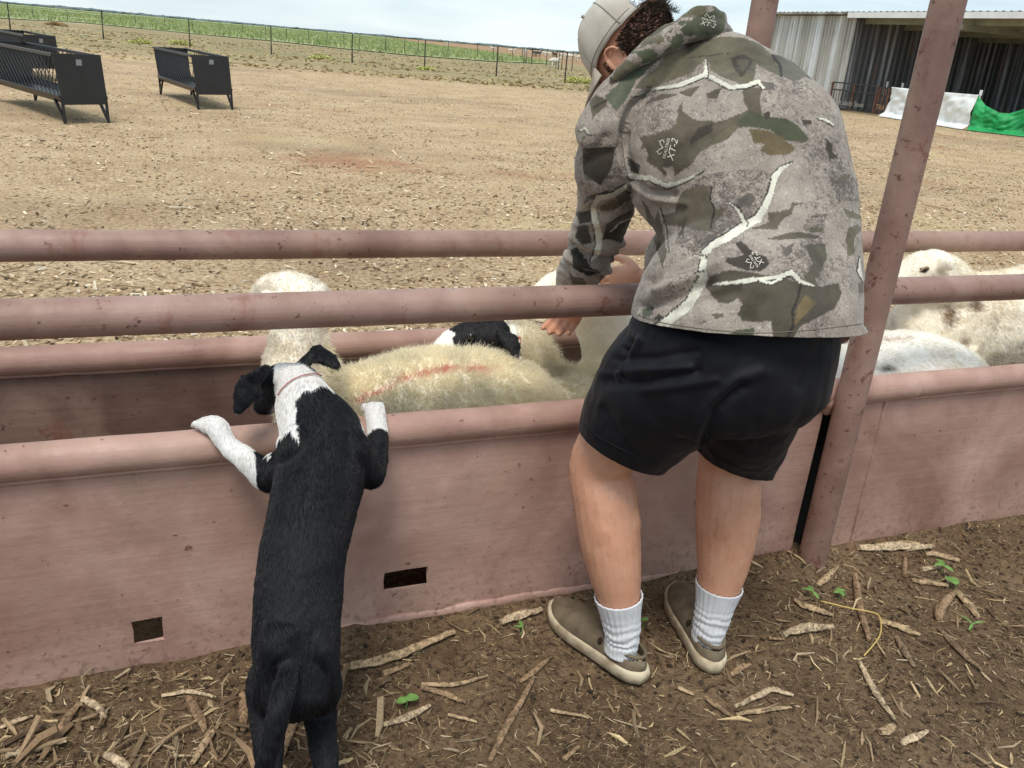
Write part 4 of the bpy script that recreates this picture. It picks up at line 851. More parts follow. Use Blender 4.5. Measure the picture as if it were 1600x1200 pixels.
def shoe(heel, toe, ank):
    root = empty('shoe', tuple(heel), None, None); root.parent = man; root.matrix_parent_inverse = (man.matrix_parent_inverse @ man.matrix_basis).inverted()
    d = unit((toe-heel)*A(1,1,0)); s = A(d[1], -d[0], 0); Ln = .295; up = A(0,0,1)
    prof = [(0.0, .006, .030), (.012, .024, .058), (.04, .033, .070), (.09, .036, .066), (.14, .041, .076), (.18, .046, .074), (.22, .047, .062), (.255, .042, .050), (.28, .028, .040), (.294, .008, .030)]
    xs = np.linspace(0, .294, 40); wv = np.interp(xs, [a for a, _, _ in prof], [b for _, b, _ in prof]); hv = np.interp(xs, [a for a, _, _ in prof], [c for _, _, c in prof])
    for _ in range(2): wv[1:-1] = (wv[:-2]+2*wv[1:-1]+wv[2:])/4; hv[1:-1] = (hv[:-2]+2*hv[1:-1]+hv[2:])/4
    wv = np.maximum(wv, .008)
    V = []; k = 15
    toe_up = np.clip((xs-.2)/.09, 0, 1)**2*.012
    for x, w_, h_, tu in zip(xs, wv, hv, toe_up):
        for a in np.linspace(0, math.pi, k):
            ca, sa = math.cos(a), math.sin(a); cc = np.sign(ca)*abs(ca)**.7; V.append(heel+d*x+s*cc*w_*1.0+up*(.022+tu+(h_-.022)*sa**.75))
    F = [(i*k+j, i*k+j+1, (i+1)*k+j+1, (i+1)*k+j) for i in range(len(xs)-1) for j in range(k-1)]
    # opening for the foot
    V = np.array(V); keep = []
    lo = V-heel; X = lo@d; S = lo@s; Z = lo[:, 2]
    for f in F:
        x = X[list(f)].mean(); q = S[list(f)].mean(); z = Z[list(f)].mean()
        if ((x-.066)/.060)**2+(q/.031)**2 < 1 and z > .05: continue
        keep.append(f)
    V += fbm(V, 30, 3)[:, None]*up*.0015
    o = link('upper', mesh(V, keep), M['canvas'], root); md = o.modifiers.new('t', 'SOLIDIFY'); md.thickness = .004
    so_ = MB(); ring = np.concatenate([np.stack([xs, wv+.0045], 1), np.stack([xs[::-1], -wv[::-1]-.0045], 1)]); kk = len(ring)
    tu2 = np.concatenate([toe_up, toe_up[::-1]])
    lv = [(.0, .93), (.004, 1.03), (.026, 1.05), (.033, 1.0)]
    V = [heel+d*(.147+(x-.147)*sc2*(1.02))+s*y*sc2+up*(z+t_) for z, sc2 in lv for (x, y), t_ in zip(ring, tu2)]
    F = [(i*kk+j, i*kk+(j+1) % kk, (i+1)*kk+(j+1) % kk, (i+1)*kk+j) for i in range(len(lv)-1) for j in range(kk)]+[tuple(range(kk-1, -1, -1)), tuple(range((len(lv)-1)*kk, len(lv)*kk))]
    link('sole', mesh(V, F), M['sole'], root)
    # moccasin seam, collar and heel tab
    def top(x, q):
        w_ = np.interp(x, xs, wv); h_ = np.interp(x, xs, hv); r = min(1, abs(q)/w_); tu = np.interp(x, xs, toe_up); ca = r**(1/.7); sa = math.sqrt(max(0, 1-ca*ca)); return heel+d*x+s*q+up*(.022+tu+(h_-.022)*sa**.75+.001)
    pl = [top(x, q) for x, q in [(.13,.034), (.17,.036), (.21,.034), (.245,.026), (.262,.0), (.245,-.026), (.21,-.034), (.17,-.036), (.13,-.034)]]
    V_, F_ = tube(pl, [.0022]*len(pl), seg=6, n=5, hint=(0,0,1)); link('toe_seam', mesh(V_, F_), M['canvas'], root)
    pl = [heel+d*(.066+.061*math.cos(a))+s*.0315*math.sin(a)+up*np.interp(.066+.061*math.cos(a), [0, .04, .09, .14], [.066, .064, .058, .074]) for a in np.linspace(0, 2*math.pi, 26)]
    V_, F_ = tube(pl, [.0042]*len(pl), seg=8, n=2, hint=(0,0,1)); link('collar', mesh(V_, F_), M['canvas'], root)
    for q in (-1, 1):
        e = top(.105, q*.030)+s*q*.006; V_, F_ = ball(e, (.006, .006, .010)); link('toggle', mesh(V_, F_), M['inner'], root)
    hm = [(-.020, .0), (.020, .0), (.020, .014), (-.020, .014)]
    pts = [heel+d*(.0055+abs(a)*.45)+s*a+up*(.043+b) for a, b in hm]+[heel+d*(.0)+up*.043-d*.001, heel-d*.001+up*.057]
    link('heel_badge', mesh(pts, [(0,4,5,3), (4,1,2,5)]), M['print_sh'], root, False)
M['print_sh'] = simple('pale heel badge', (.30, .25, .18, 1), .8)
shoe(A(.940, 1.292, 0), A(.852, 1.575, 0), legL[6]); shoe(A(1.120, 1.272, 0), A(1.20, 1.56, 0), legR[6])

# --- cap
t = NT('pale cap cloth', .85, .2); c = t.ramp(t.noise(12, 5), [(.3, (.44, .40, .34, 1)), (.65, (.60, .565, .51, 1))]); c = t.mix(t.ramp(t.noise(20, 6, rough=.7), [(.66, 0.0), (.74, .6)]), c, (.25, .18, .12, 1)); t.base(c); t.bump(t.noise(300, 3), .35, .0008); M['cap'] = t.m
t = NT('cap brim cloth', .85, .2); t.base(t.ramp(t.noise(14, 5), [(.3, (.40, .33, .27, 1)), (.7, (.48, .41, .345, 1))])); t.bump(t.noise(350, 3), .3, .0006); M['brim'] = t.m
M['cap_seam'] = simple('cap seam', (.34, .30, .25, 1), .85)
capr = empty('cap', tuple(HC), None, None); capr.parent = man; capr.matrix_parent_inverse = (man.matrix_parent_inverse @ man.matrix_basis).inverted()
ca_, cb_, ch_ = .088, .113, .120; na, nr = 72, 20; V = []; F = []
for i in range(nr+1):
    e = i/nr*math.pi/2
    for j in range(na):
        a = 2*math.pi*j/na; rr = math.cos(e)**.82; seamd = abs(((a-math.pi/6) % (math.pi/3))-math.pi/6); g_ = 1-.012*math.exp(-((math.pi/6-seamd)/.05)**2)
        V.append(H(ca_*rr*math.cos(a)*g_, cb_*rr*math.sin(a)*g_-.022, .018+ch_*math.sin(e)**.95+.008*math.sin(a)))
for i in range(nr):
    for j in range(na):
        k = (j+1) % na; a = 2*math.pi*(j+.5)/na; back = math.cos(a+math.pi/2)     # 1 at the back
        if back > .86 and 0 <= i < 6-9*(1-back)*1.2*3: continue
        F.append((i*na+j, i*na+k, (i+1)*na+k, (i+1)*na+j))
V = np.array(V); V += (fbm(V, 22, 3)*.003)[:, None]*hz_
co = link('crown', mesh(V, F), M['cap'], capr); md = co.modifiers.new('t', 'SOLIDIFY'); md.thickness = .0022; md.offset = -1
V_, F_ = ball(H(0, -.022, .018+ch_), (.008, .008, .004), HM); link('button', mesh(V_, F_), M['cap'], capr)
for sm_ in range(6):
    a = math.pi/6+sm_*math.pi/3
    pl = [H(ca_*math.cos(e)**.82*math.cos(a), cb_*math.cos(e)**.82*math.sin(a)-.022, .018+ch_*math.sin(e)**.95+.008*math.sin(a)) for e in np.linspace(.02 if sm_ != 4 else .6, 1.5, 16)]
    V_, F_ = tube(pl, [.0013]*16, seg=6, n=2, hint=tuple(hx_)); link('panel_seam', mesh(V_, F_), M['cap_seam'], capr)
    e_ = .95; V_, F_ = tube([H(ca_*math.cos(e_)**.82*math.cos(a+.5+q_)*1.005, cb_*math.cos(e_)**.82*math.sin(a+.5+q_)*1.005-.022, .0185+ch_*math.sin(e_)**.95+.008*math.sin(a)) for q_ in (-.04, .04)], [.003, .003], seg=8, n=2, hint=tuple(hz_)); link('eyelet', mesh(V_, F_), M['cap_seam'], capr)
pl = [H(ca_*math.cos(a)*1.004, cb_*math.sin(a)*1.004-.022, .030+.008*math.sin(a)) for a in np.linspace(-.85, math.pi+.85, 40)]
V_, F_ = tube(pl, [.0009]*40, seg=6, n=2, hint=tuple(hz_)); link('rim_stitch', mesh(V_, F_), M['cap_seam'], capr)
st_ = [H(ca_*1.0*math.sin(a), -cb_*math.cos(a)-.022, .018+.012-.006) for a in np.linspace(-.62, .62, 14)]
V_, F_ = tube(st_, [(.011, .0018)]*14, hint=tuple(hz_), seg=8, n=2); link('strap', mesh(V_, F_), simple('pale strap', (.62, .68, .72, 1), .5), capr)
V = []; F = []; nb_ = 28; nl = 10
for i in range(nb_+1):
    u_ = -1+2*i/nb_; a = math.pi/2-u_*1.08
    for k in range(nl+1):
        v_ = k/nl; ln = .074*math.sqrt(max(0, 1-abs(u_)**2.6)); x = ca_*math.cos(a)*1.0*(1-.0*v_); y = cb_*math.sin(a)-.022+ln*v_
        V.append(H(x*(1+.05*v_), y, .022+.008*math.sin(a)-.012*v_-.020*u_*u_*(.3+.7*v_)))
F = [(i*(nl+1)+k, i*(nl+1)+k+1, (i+1)*(nl+1)+k+1, (i+1)*(nl+1)+k) for i in range(nb_) for k in range(nl)]
bo = link('brim', mesh(V, F), M['brim'], capr); md = bo.modifiers.new('t', 'SOLIDIFY'); md.thickness = .004

# --- hair below the cap
def strands(name, roots, dirs, lens, rad, cols, mat, parent, k=5, bend=None, curl=0.0, kind='stuff'):
    n = len(roots); hc = bpy.data.hair_curves.new(name); hc.add_curves([k]*n); T = np.linspace(0, 1, k)
    P = np.zeros((n, k, 3)); bd = np.zeros((n, 3)) if bend is None else bend
    for i, t_ in enumerate(T): P[:, i] = roots+dirs*(lens*t_)[:, None]+bd*(lens*t_*t_)[:, None]
    if curl: 
        for i in range(1, k): P[:, i] += rng.normal(0, curl, (n, 3))*(lens*T[i])[:, None]
    hc.attributes['position'].data.foreach_set('vector', P.astype(np.float32).ravel())
    rr = np.array(rad)*np.interp(T, [0, .5, 1], [1, .8, .15])
    ra = hc.attributes.get('radius') or hc.attributes.new('radius', 'FLOAT', 'POINT'); ra.data.foreach_set('value', np.tile(rr, n).astype(np.float32))
    ca = hc.attributes.new('col', 'FLOAT_COLOR', 'CURVE'); cc = np.ones((n, 4), np.float32); cc[:, :3] = cols; ca.data.foreach_set('color', cc.ravel())
    o = link(name, hc, mat, parent, False); tag(o, kind=kind); return o
def hair_mat(name, rough=.5, spec=.4, trans=0.0):
    t = NT(name, rough, spec); a = t.attr('col'); t.base(a.outputs['Color'])
    if trans:
        tr = t.n('ShaderNodeBsdfTranslucent'); t.l(a.outputs['Color'], tr.inputs['Color']); mxs = t.n('ShaderNodeMixShader'); mxs.inputs[0].default_value = trans
        t.l(t.b.outputs[0], mxs.inputs[1]); t.l(tr.outputs[0], mxs.inputs[2]); t.l(mxs.outputs[0], t.t.nodes['Material Output'].inputs['Surface'])
    return t.m
M['strand'] = hair_mat('hair strand', .55, .3)
def samples(me, n, weight=None):
    V, N = get(me); me.calc_loop_triangles(); T = np.empty(len(me.loop_triangles)*3, int); me.loop_triangles.foreach_get('vertices', T); T = T.reshape(-1, 3)
    a = V[T]; ar = np.linalg.norm(np.cross(a[:, 1]-a[:, 0], a[:, 2]-a[:, 0]), axis=1)
    if weight is not None: ar = ar*weight(a.mean(1))
    pick = rng.choice(len(T), n, p=ar/ar.sum()); r1 = np.sqrt(rng.random(n)); r2 = rng.random(n); w_ = np.stack([1-r1, r1*(1-r2), r1*r2], 1)[:, :, None]
    return (V[T[pick]]*w_).sum(1), unit_rows((N[T[pick]]*w_).sum(1))
def unit_rows(v): return v/(np.linalg.norm(v, axis=1)[:, None]+1e-9)
hl = lambda P: (P-HC)@HM
def hw_(P):
    q = hl(P); z = q[:, 2]; y = q[:, 1]; x = np.abs(q[:, 0])
    cover = (z < .012) & (z > -.085-.0*y) & (y < .028-(x > .05)*.0) & (np.linalg.norm(q, axis=1) < .15)
    ear = (np.abs(q[:, 1]+.012) < .026) & (np.abs(q[:, 2]+.022) < .034) & (x > .069)
    side = (y > .01) & (z < -.03)
    return np.where(cover & ~ear & ~side, 1.0, 0.0)+1e-12
R0, N0 = samples(body_me, 9000, hw_)
q = hl(R0); comb = -hz_*.6-hy_*.8
d_ = unit_rows(N0*.28+comb*.75+rng.normal(0, .18, N0.shape)); col = np.array([(.022, .014, .010)])*rng.uniform(.5, 2.4, (len(R0), 1))
strands('hair', R0, d_, rng.uniform(.008, .016, len(R0)), .0005, col, M['strand'], man, 5, bend=-N0*.25, curl=.012)
bk = [H(x, -.122+.35*x*x*8, z) for x in np.linspace(-.05, .05, 30) for z in np.linspace(-.02, .03, 12)]; bk = np.array(bk)
dd = unit_rows(-hy_[None]*.8-hz_[None]*.3+rng.normal(0, .35, bk.shape)); strands('hair', bk, dd, rng.uniform(.008, .02, len(bk)), .0005, np.array([(.03, .02, .013)])*rng.uniform(.5, 2, (len(bk), 1)), M['strand'], man, 5, curl=.02)

R0, N0 = samples(body_me, 2600, lambda P: np.where((P[:, 2] > .2) & (P[:, 2] < .56) & (P[:, 1] < 1.55), 1., 1e-12))
strands('leg_hair', R0, unit_rows(N0*.35+A(0, 0, -1)[None]*.8+rng.normal(0, .25, N0.shape)), rng.uniform(.006, .014, len(R0)), .0001, np.array([(.12, .065, .035)])*rng.uniform(.6, 1.5, (len(R0), 1)), M['strand'], man, 4)
# ================================================================== THE DOG
M['fur'] = hair_mat('dog coat', .36, .28); M['wool'] = hair_mat('sheep coat', .8, .15, .5)
def tinted(name, rough=.6):
    t = NT(name, rough, .3); a = t.attr('col'); t.base(a.outputs['Color']); return t.m
M['hide'] = tinted('animal hide', .7)
BLK, WHT = np.array((.0055, .006, .0085)), np.array((.74, .72, .70))
dog = empty('dog', (.17, 1.24, 0), 'black and white dog standing on hind legs with forepaws on the trough lip', 'dog')
bn = unit(A(-.1, -.72, .70))                # out of the dog's back
def D(x, y, Y, inn): return Yp(x, y, Y)-bn*inn
spine = [D(462,1075,1.120,.045), D(462,1010,1.150,.066), D(466,930,1.198,.074), D(475,850,1.255,.078), D(492,770,1.338,.083), D(506,700,1.425,.090), D(500,652,1.49,.085), D(478,612,1.55,.07), D(466,588,1.60,.06)]
sh = [tube(spine, [(.056,.048), (.072,.064), (.074,.070), (.0745,.074), (.080,.084), (.087,.092), (.080,.085), (.060,.062), (.050,.05)], hint=(1,.0,.05), seg=24, n=6, round_cap=True)]
for sx_ in (-1, 1): sh.append(ball(D(506+sx_*44, 690, 1.43, .055), (.036, .05, .05)))            # shoulder blades
# head, turned a little left and down into the trough
h0_ = spine[-1]; hd_ = unit(A(-.28, .80, -.42)); hs_ = unit(np.cross(hd_, A(0,0,1))); hu_ = np.cross(hs_, hd_); hc0 = h0_+hd_*.045+A(-.005,0,.004)
HD = np.stack([hs_, hd_, hu_], 1)
sh += [ball(hc0, (.058, .066, .052), HD), tube([hc0+hd_*.03-hu_*.01, hc0+hd_*.09-hu_*.018, hc0+hd_*.135-hu_*.022], [(.036,.034), (.026,.026), (.018,.017)], hint=tuple(hs_), seg=14, n=4, round_cap=True)]
# front legs
pawL, pawR = A(.077, 1.628, .557), A(.402, 1.640, .556)
elL, elR = Yp(414, 752, 1.50), Yp(578, 742, 1.475)
sh += [tube([D(440,720,1.46,.06), elL+A(.01,.015,.0), Yp(385,718,1.545), Yp(358,697,1.59), pawL+A(.004,-.008,.004), pawL+A(-.012,.022,-.004)], [.04, .030, .023, .0205, .022, .018], hint=(0,.3,1), seg=14, n=5, round_cap=True),
       tube([D(555,700,1.44,.05), elR, Yp(588,705,1.545), Yp(590,678,1.59), pawR+A(-.002,-.010,.004), pawR+A(.0,.022,-.004)], [.04, .029, .023, .0205, .022, .018], hint=(1,0,0), seg=14, n=5, round_cap=True)]
for pw, dr in ((pawL, unit(A(-.55,.8,.05))), (pawR, unit(A(.05,1,.05)))):
    sd_ = unit(np.cross(dr, A(0,0,1)))
    for k in (-1.5, -.5, .5, 1.5): b0 = pw+dr*.012+sd_*k*.0105; sh.append(tube([b0, b0+dr*.016+A(0,0,.002), b0+dr*.027-A(0,0,.004)], [.0075, .0085, .0065], hint=tuple(sd_), seg=10, n=3, round_cap=True))
# hind legs: knee forward under the belly, hock pointing back, shank down
for sx_, px_, fx in ((-1, 428, .110), (1, 503, .215)):
    hip = Yp(px_, 1055, 1.15)-bn*.035
    knee = hip+A(sx_*.006, .075, -.095); hock = A(fx-sx_*.005, 1.125, .105); foot = A(fx, 1.15, .02); toe_ = A(fx+sx_*.005, 1.195, .015)
    sh.append(tube([hip+A(-sx_*.004,.0,.07), hip+A(0,.02,-.03), knee, knee*.45+hock*.55, hock, foot, toe_], [(.028,.04), (.038,.052), (.034,.042), .025, .019, .018, .016], hint=(1,0,0), seg=14, n=5, round_cap=True))
    for k in (-1.5, -.5, .5, 1.5): b0 = toe_+A(k*.009, 0, 0); sh.append(tube([b0, b0+A(0,.016,.002), b0+A(0,.026,-.004)], [.0075, .008, .006], hint=(1,0,0), seg=8, n=2, round_cap=True))
tb = Yp(452, 1040, 1.125)-bn*.02
sh.append(tube([tb+A(0,.03,.04), tb, Yp(440,1095,1.075), Yp(424,1160,1.05), Yp(408,1225,1.045), Yp(402,1270,1.06)], [.020, .018, .017, .015, .012, .006], hint=(1,0,0), seg=12, n=5, round_cap=True))
# drop ears
def ear(pts, wd, n_out, th=.006):
    return tube(pts, [(w_, th) for w_ in wd], hint=tuple(n_out), seg=14, n=5, round_cap=True)
sh.append(ear([hc0-hs_*.04+hu_*.03, Yp(408,590,1.60), Yp(386,612,1.585), Yp(372,640,1.58)], [.018, .030, .026, .012], (.45,.2,.75)))
sh.append(ear([hc0+hs_*.035+hu_*.035, Yp(492,553,1.635), Yp(512,560,1.62), Yp(526,572,1.60)], [.018, .024, .020, .010], (.2,.8,.5)))
dog_me = fuse(sh, .0042, 4, 'dog'); V, N = get(dog_me); put(dog_me, V+N*(fbm(V, 14, 3)*.003)[:, None]); V, N = get(dog_me)
def c4(p): return [(300+x/3.53, 400+y/3.53) for x, y in p]
white_px = [c4([(455,600),(500,572),(600,588),(690,630),(742,668),(785,760),(715,715),(610,755),(575,800),(570,900),(590,1040),(545,960),(480,1010),(430,1110),(405,1100),(410,900),(440,850),(462,800),(452,700)]),
            c4([(915,880),(960,880),(990,970),(960,975),(935,960)])]
def dog_col(V, N, fray=0.0):
    P = proj(V); P = P+np.stack([nz(V, 90, 1.), nz(V, 60, 5.)], 1)*np.array([2.5, 5.0])
    w = np.zeros(len(V), bool)
    f = facing(V, N) > -.15
    for pl in white_px: w |= f & in_poly(P, pl)
    w |= (V[:, 0] < Yp(398, 735, 1.53)[0]) & (V[:, 1] > 1.50) & (V[:, 2] < .62) & (P[:, 1] > 655)
    w |= (np.linalg.norm((V-pawR)*A(1,1,.9), axis=1) < .062) | (np.linalg.norm(V-pawL, axis=1) < .06)
    w |= (V[:, 1] > 1.5) & (N[:, 1] > .55) & (V[:, 2] < .62)          # white chest
    return np.where(w[:, None], WHT, BLK)
color_attr(dog_me, 'col', dog_col(V, N)); dbody = link('body', dog_me, M['hide'], dog)
R0, N0 = samples(dog_me, 80000)
flow = unit_rows(np.stack([-.10+.0*R0[:, 0], -.62+0*R0[:, 0], -.78+0*R0[:, 0]], 1)+rng.normal(0, .10, R0.shape)); flow += (nz(R0, 12, 2.)*.5)[:, None]*A(1, 0, 0)
ft = flow-N0*(flow*N0).sum(1)[:, None]; d_ = unit_rows(unit_rows(ft)+N0*.22+rng.normal(0, .06, N0.shape))
hc_ = dog_col(R0, N0); hc_ = hc_*rng.uniform(.7, 1.25, (len(R0), 1)); blk = hc_[:, 0] < .1
ln = np.where(R0[:, 2] < .35, .011, .012)*rng.uniform(.6, 1.2, len(R0)); ln = np.where(np.linalg.norm(R0-hc0, axis=1) < .11, ln*.55, ln); ln = np.where((np.linalg.norm(R0-pawL, axis=1) < .1) | (np.linalg.norm(R0-pawR, axis=1) < .09), ln*.55, ln)
strands('fur', R0, d_, ln, .00034, hc_, M['fur'], dog, 4, bend=-N0*.18)
# thin faded collar half sunk in the neck fur
cp_ = [c4([p])[0] for p in [(482,770),(510,730),(560,690),(620,665),(680,660),(725,675)]]
bvh_d = BVHTree.FromPolygons([Vector(v) for v in V], [tuple(p.vertices) for p in dog_me.polygons])
M['collar'] = simple('faded red collar', (.42, .17, .15, 1), .7)
surf_line(bvh_d, cp_, .0014, 'collar', M['collar'], dog, 8, .004)

# ================================================================== THE SHEEP
def animal(name, label, base, shapes, voxel, group, disp=.004):
    root = empty(name, base, label, 'sheep', group); me = fuse(shapes, voxel, 5, 'sheep_body'); V, N = get(me); put(me, V+N*(fbm(V, 16, 3)*disp)[:, None]); return root, me
def quad_legs(sx0, sx1, y, z, wy, r=.032):
    out = []
    for x in (sx0, sx1):
        for s in (-1, 1):
            hind = x == sx1; k = .05 if hind else -.0
            out.append(tube([(x, y+s*wy, z), (x-.03 if hind else x+.01, y+s*wy, z*.62), (x+k, y+s*wy, z*.34), (x+k*.6, y+s*wy, .05), (x+k*.6-.02, y+s*wy, .008)], [r*1.9, r*1.25, r*.72, r*.62, r*.8], hint=(1,0,0), seg=10, n=4))
    return out
def coat(root, me, n, lenf, rad, colf, lift, comb, curl, zmin=.28, k=4, nm='fleece', mat='wool'):
    R0, N0 = samples(me, n, lambda P: np.where(P[:, 2] > zmin, 1., 1e-9)); fl = np.asarray(comb(R0)) if callable(comb) else np.tile(A(*comb), (len(R0), 1))
    ft = fl-N0*(fl*N0).sum(1)[:, None]; d_ = unit_rows(ft*(1-lift)+N0*lift+rng.normal(0, .12, N0.shape)); L0 = lenf(R0, N0)*rng.uniform(.6, 1.3, len(R0))
    strands(nm, R0, d_, L0, rad, colf(R0, N0)*rng.uniform(.82, 1.12, (len(R0), 1)), M[mat], root, k, bend=-N0*.1, curl=curl)
def finish(root, me, colf):
    V, N = get(me); color_attr(me, 'col', colf(V, N)); return link('body', me, M['hide'], root)
def eye(p, root, r=.011):
    V_, F_ = ball(p, (r, r, r), seg=12, rings=8); link('eye', mesh(V_, F_), M['eye'], root)
t = NT('dark eye', .12, .6); t.base((.012, .009, .006, 1)); M['eye'] = t.m
SG = 'sheep standing in the trough'
CRM = np.array((.97, .90, .72)); WHS = np.array((.95, .92, .85))
# A: cream fleece with a red stripe, head raised behind the dog
def ridge(x, y, Y, r): return Yp(x, y, Y)-A(0, -.04, r*.95)
a_sp = [A(0,0,-.016)+q_ for q_ in [Yp(505,600,1.90)-A(0,0,.13), Yp(570,566,1.90)-A(0,0,.15), Yp(640,543,1.90)-A(0,0,.165), Yp(715,534,1.90)-A(0,0,.175), Yp(785,545,1.90)-A(0,0,.17), Yp(828,575,1.90)-A(0,0,.145), Yp(852,615,1.90)-A(0,0,.10)]]
nk0 = a_sp[0]
hA_ = Yp(474, 463, 1.93)
sA = [tube(a_sp, [(.13,.115), (.15,.132), (.165,.147), (.175,.155), (.17,.15), (.145,.127), (.09,.085)], hint=(0,1,0), seg=24, n=5, round_cap=True),
      tube([a_sp[0]+A(.03,0,.0), Yp(470,590,1.885), Yp(468,545,1.89), Yp(470,500,1.90), hA_+A(0,0,-.02)], [(.11,.12), (.080,.095), (.064,.078), (.054,.062), .046], hint=(1,.0,0), seg=20, n=5),
      tube([hA_+A(.02,-.02,0), hA_+A(-.02,.05,.0), hA_+A(-.055,.12,-.02), hA_+A(-.075,.165,-.035)], [(.045,.038), (.044,.043), (.038,.038), (.026,.026)], hint=(1,.3,0), seg=16, n=4, round_cap=True),
      tube([a_sp[0]+A(0,0,-.02), a_sp[0]+A(-.10,-.01,-.10), a_sp[0]+A(-.09,0,-.22)], [.12, .09, .05], hint=(0,1,0), seg=16, n=3, round_cap=True)]
sA += [ear([hA_+A(-.04,0,.0), hA_+A(-.085,0,-.006), hA_+A(-.125,.005,-.025)], [.012,.022,.010], (0,.6,.6), .005), ear([hA_+A(.04,-.01,.0), hA_+A(.07,-.01,-.01), hA_+A(.085,.0,-.03)], [.012,.020,.010], (0,.6,.6), .005)]
sA += quad_legs(.42, .86, 1.90, .45, .09)
rA, mA = animal('sheep', 'cream woolly sheep with red stripe on its back, head raised behind the dog', (.6, 1.9, 0), sA, .006, SG, .008)
stripe = [(560,625),(590,612),(620,598),(660,585),(700,577),(735,576),(775,579)]
def colA(P, N):
    q = proj(P); d, par, _ = line_dist(q+np.stack([nz(P, 40)*4, nz(P, 40, 7.)*5], 1), stripe); body = (P[:, 0] > nk0[0]-.02) & (P[:, 2] < .64)
    c = np.where(body[:, None], CRM, WHS*np.array((.97,.93,.86))); dirt = np.clip(fbm(P, 8, 3)*.4, 0, .3)[:, None]; c = c*(1-dirt*.6)
    red = (np.exp(-(d/3.6)**2)*np.clip(.7+nz(P, 25, 3.)*1.1, 0, 1)*(facing(P, N) > 0))[:, None]; return c*(1-red*.8)+np.array((.75, .27, .19))*red*.8
finish(rA, mA, colA)
isn = lambda P: (P[:, 0] < nk0[0]-.01) | (P[:, 2] > .63)
coat(rA, mA, 80000, lambda P, N: np.where(isn(P), np.where(P[:, 2] > .66, .005, .010), .019), .0006, colA, .62, lambda P: np.where(isn(P)[:, None], A(0,-.2,-1), A(.3,-.3,-.6)), .22, .25)
# B: black face, woolly neck and body behind A's rump
hB_ = Yp(752, 517, 2.03); nB = Yp(832, 535, 2.03)
sB = [tube([Yp(895,655,2.0), Yp(858,612,2.02), Yp(838,568,2.03), Yp(822,538,2.03), hB_+A(.03,0,-.03)], [(.10,.10), (.072,.075), (.052,.055), (.048,.05), .046], hint=(0,1,0), seg=20, n=5),
      tube([Yp(882,570,1.96)-A(0,0,.135), A(1.15,1.96,.36), A(1.4,1.97,.36), A(1.55,1.98,.35)], [(.10,.11), (.12,.135), (.13,.14), (.1,.1)], hint=(0,1,0), seg=22, n=5, round_cap=True),
      tube([hB_+A(.04,0,-.02), hB_+A(-.03,0,-.025), hB_+A(-.10,-.005,-.06), hB_+A(-.15,-.01,-.10)], [(.052,.05), (.05,.052), (.042,.045), (.026,.03)], hint=(0,1,0), seg=18, n=5, round_cap=True),
      ear([hB_+A(.035,-.04,.012), hB_+A(.05,-.085,.0), hB_+A(.062,-.115,-.035)], [.013,.026,.014], (.9,.1,.3), .005), ear([hB_+A(.035,.04,.012), hB_+A(.05,.08,.0), hB_+A(.06,.11,-.03)], [.013,.024,.012], (.9,.1,.3), .005)]
sB += quad_legs(1.1, 1.48, 1.98, .38, .08)
rB, mB = animal('sheep', 'black faced sheep with woolly neck behind the striped sheep', (1.2, 1.98, 0), sB, .005, SG, .006)
hBx = hB_[0]+.065
def colB(P, N):
    ed = hBx+nz(P, 30)*.02; blk = (P[:, 0] < ed) & (P[:, 0] > hB_[0]-.085+nz(P, 40)*.01) & (P[:, 2] > hB_[2]-.16); c = np.where(blk[:, None], np.array((.013, .012, .014)), np.where((P[:, 0] < hBx+.03)[:, None], WHS, CRM*.95)); return c*(1-np.clip(fbm(P, 9, 3)*.3, 0, .3)[:, None])
finish(rB, mB, colB); coat(rB, mB, 40000, lambda P, N: np.where(P[:, 0] < hBx+.02, .0028, .022), .00055, colB, .62, (.4, -.3, -.6), .28, .22)
V_, F_ = ball(hB_+A(.075,-.085,-.005), (.005, .007, .016), seg=10, rings=6); link('ear_tag', mesh(V_, F_), simple('orange ear tag', (.55, .16, .08, 1), .5), rB)
eye(hB_+A(-.045,-.046,.002), rB)
# C: smooth white sheep whose head the man holds
hC_ = Yp(885, 450, 2.03)
sC = [tube([A(1.75,2.03,.42), A(1.45,2.04,.44), Yp(985,560,2.03)-A(0,0,.0), Yp(958,520,2.03), Yp(930,475,2.01), hC_+A(.05,0,.0)], [(.10,.10), (.15,.165), (.12,.13), (.098,.10), (.075,.08), (.06,.06)], hint=(0,1,0), seg=22, n=6, round_cap=True),
      tube([hC_+A(.08,0,.03), hC_+A(.02,0,.005), hC_+A(-.04,-.0,-.005), hC_+A(-.08,-.0,-.02)], [(.056,.058), (.056,.062), (.044,.045), (.03,.03)], hint=(0,1,0), seg=18, n=5, round_cap=True),
      ear([hC_+A(.07,.045,.02), hC_+A(.10,.085,.02), hC_+A(.12,.12,.0)], [.012,.022,.012], (.9,0,.2), .005)]
sC += [tube([Yp(975,570,2.03), A(1.17,2.03,.36), A(1.19,2.03,.25)], [.11, .11, .06], hint=(0,1,0), seg=16, n=3)]+quad_legs(1.24, 1.68, 2.03, .42, .08)
rC, mC = animal('sheep', 'smooth white sheep held at the muzzle by the man', (1.4, 2.03, 0), sC, .005, SG, .004)
def colW(P, N): return WHS*(1-np.clip(fbm(P, 6, 3)*.25, 0, .2)[:, None]*np.array((.6, .8, 1.1)))
colC = lambda P, N: colW(P, N)*np.array((1.03, .99, .90))
finish(rC, mC, colC); coat(rC, mC, 30000, lambda P, N: np.full(len(P), .006), .0005, colC, .25, (.6, -.1, -.6), .06, .22); eye(hC_+A(-.015,-.056,.012), rC)
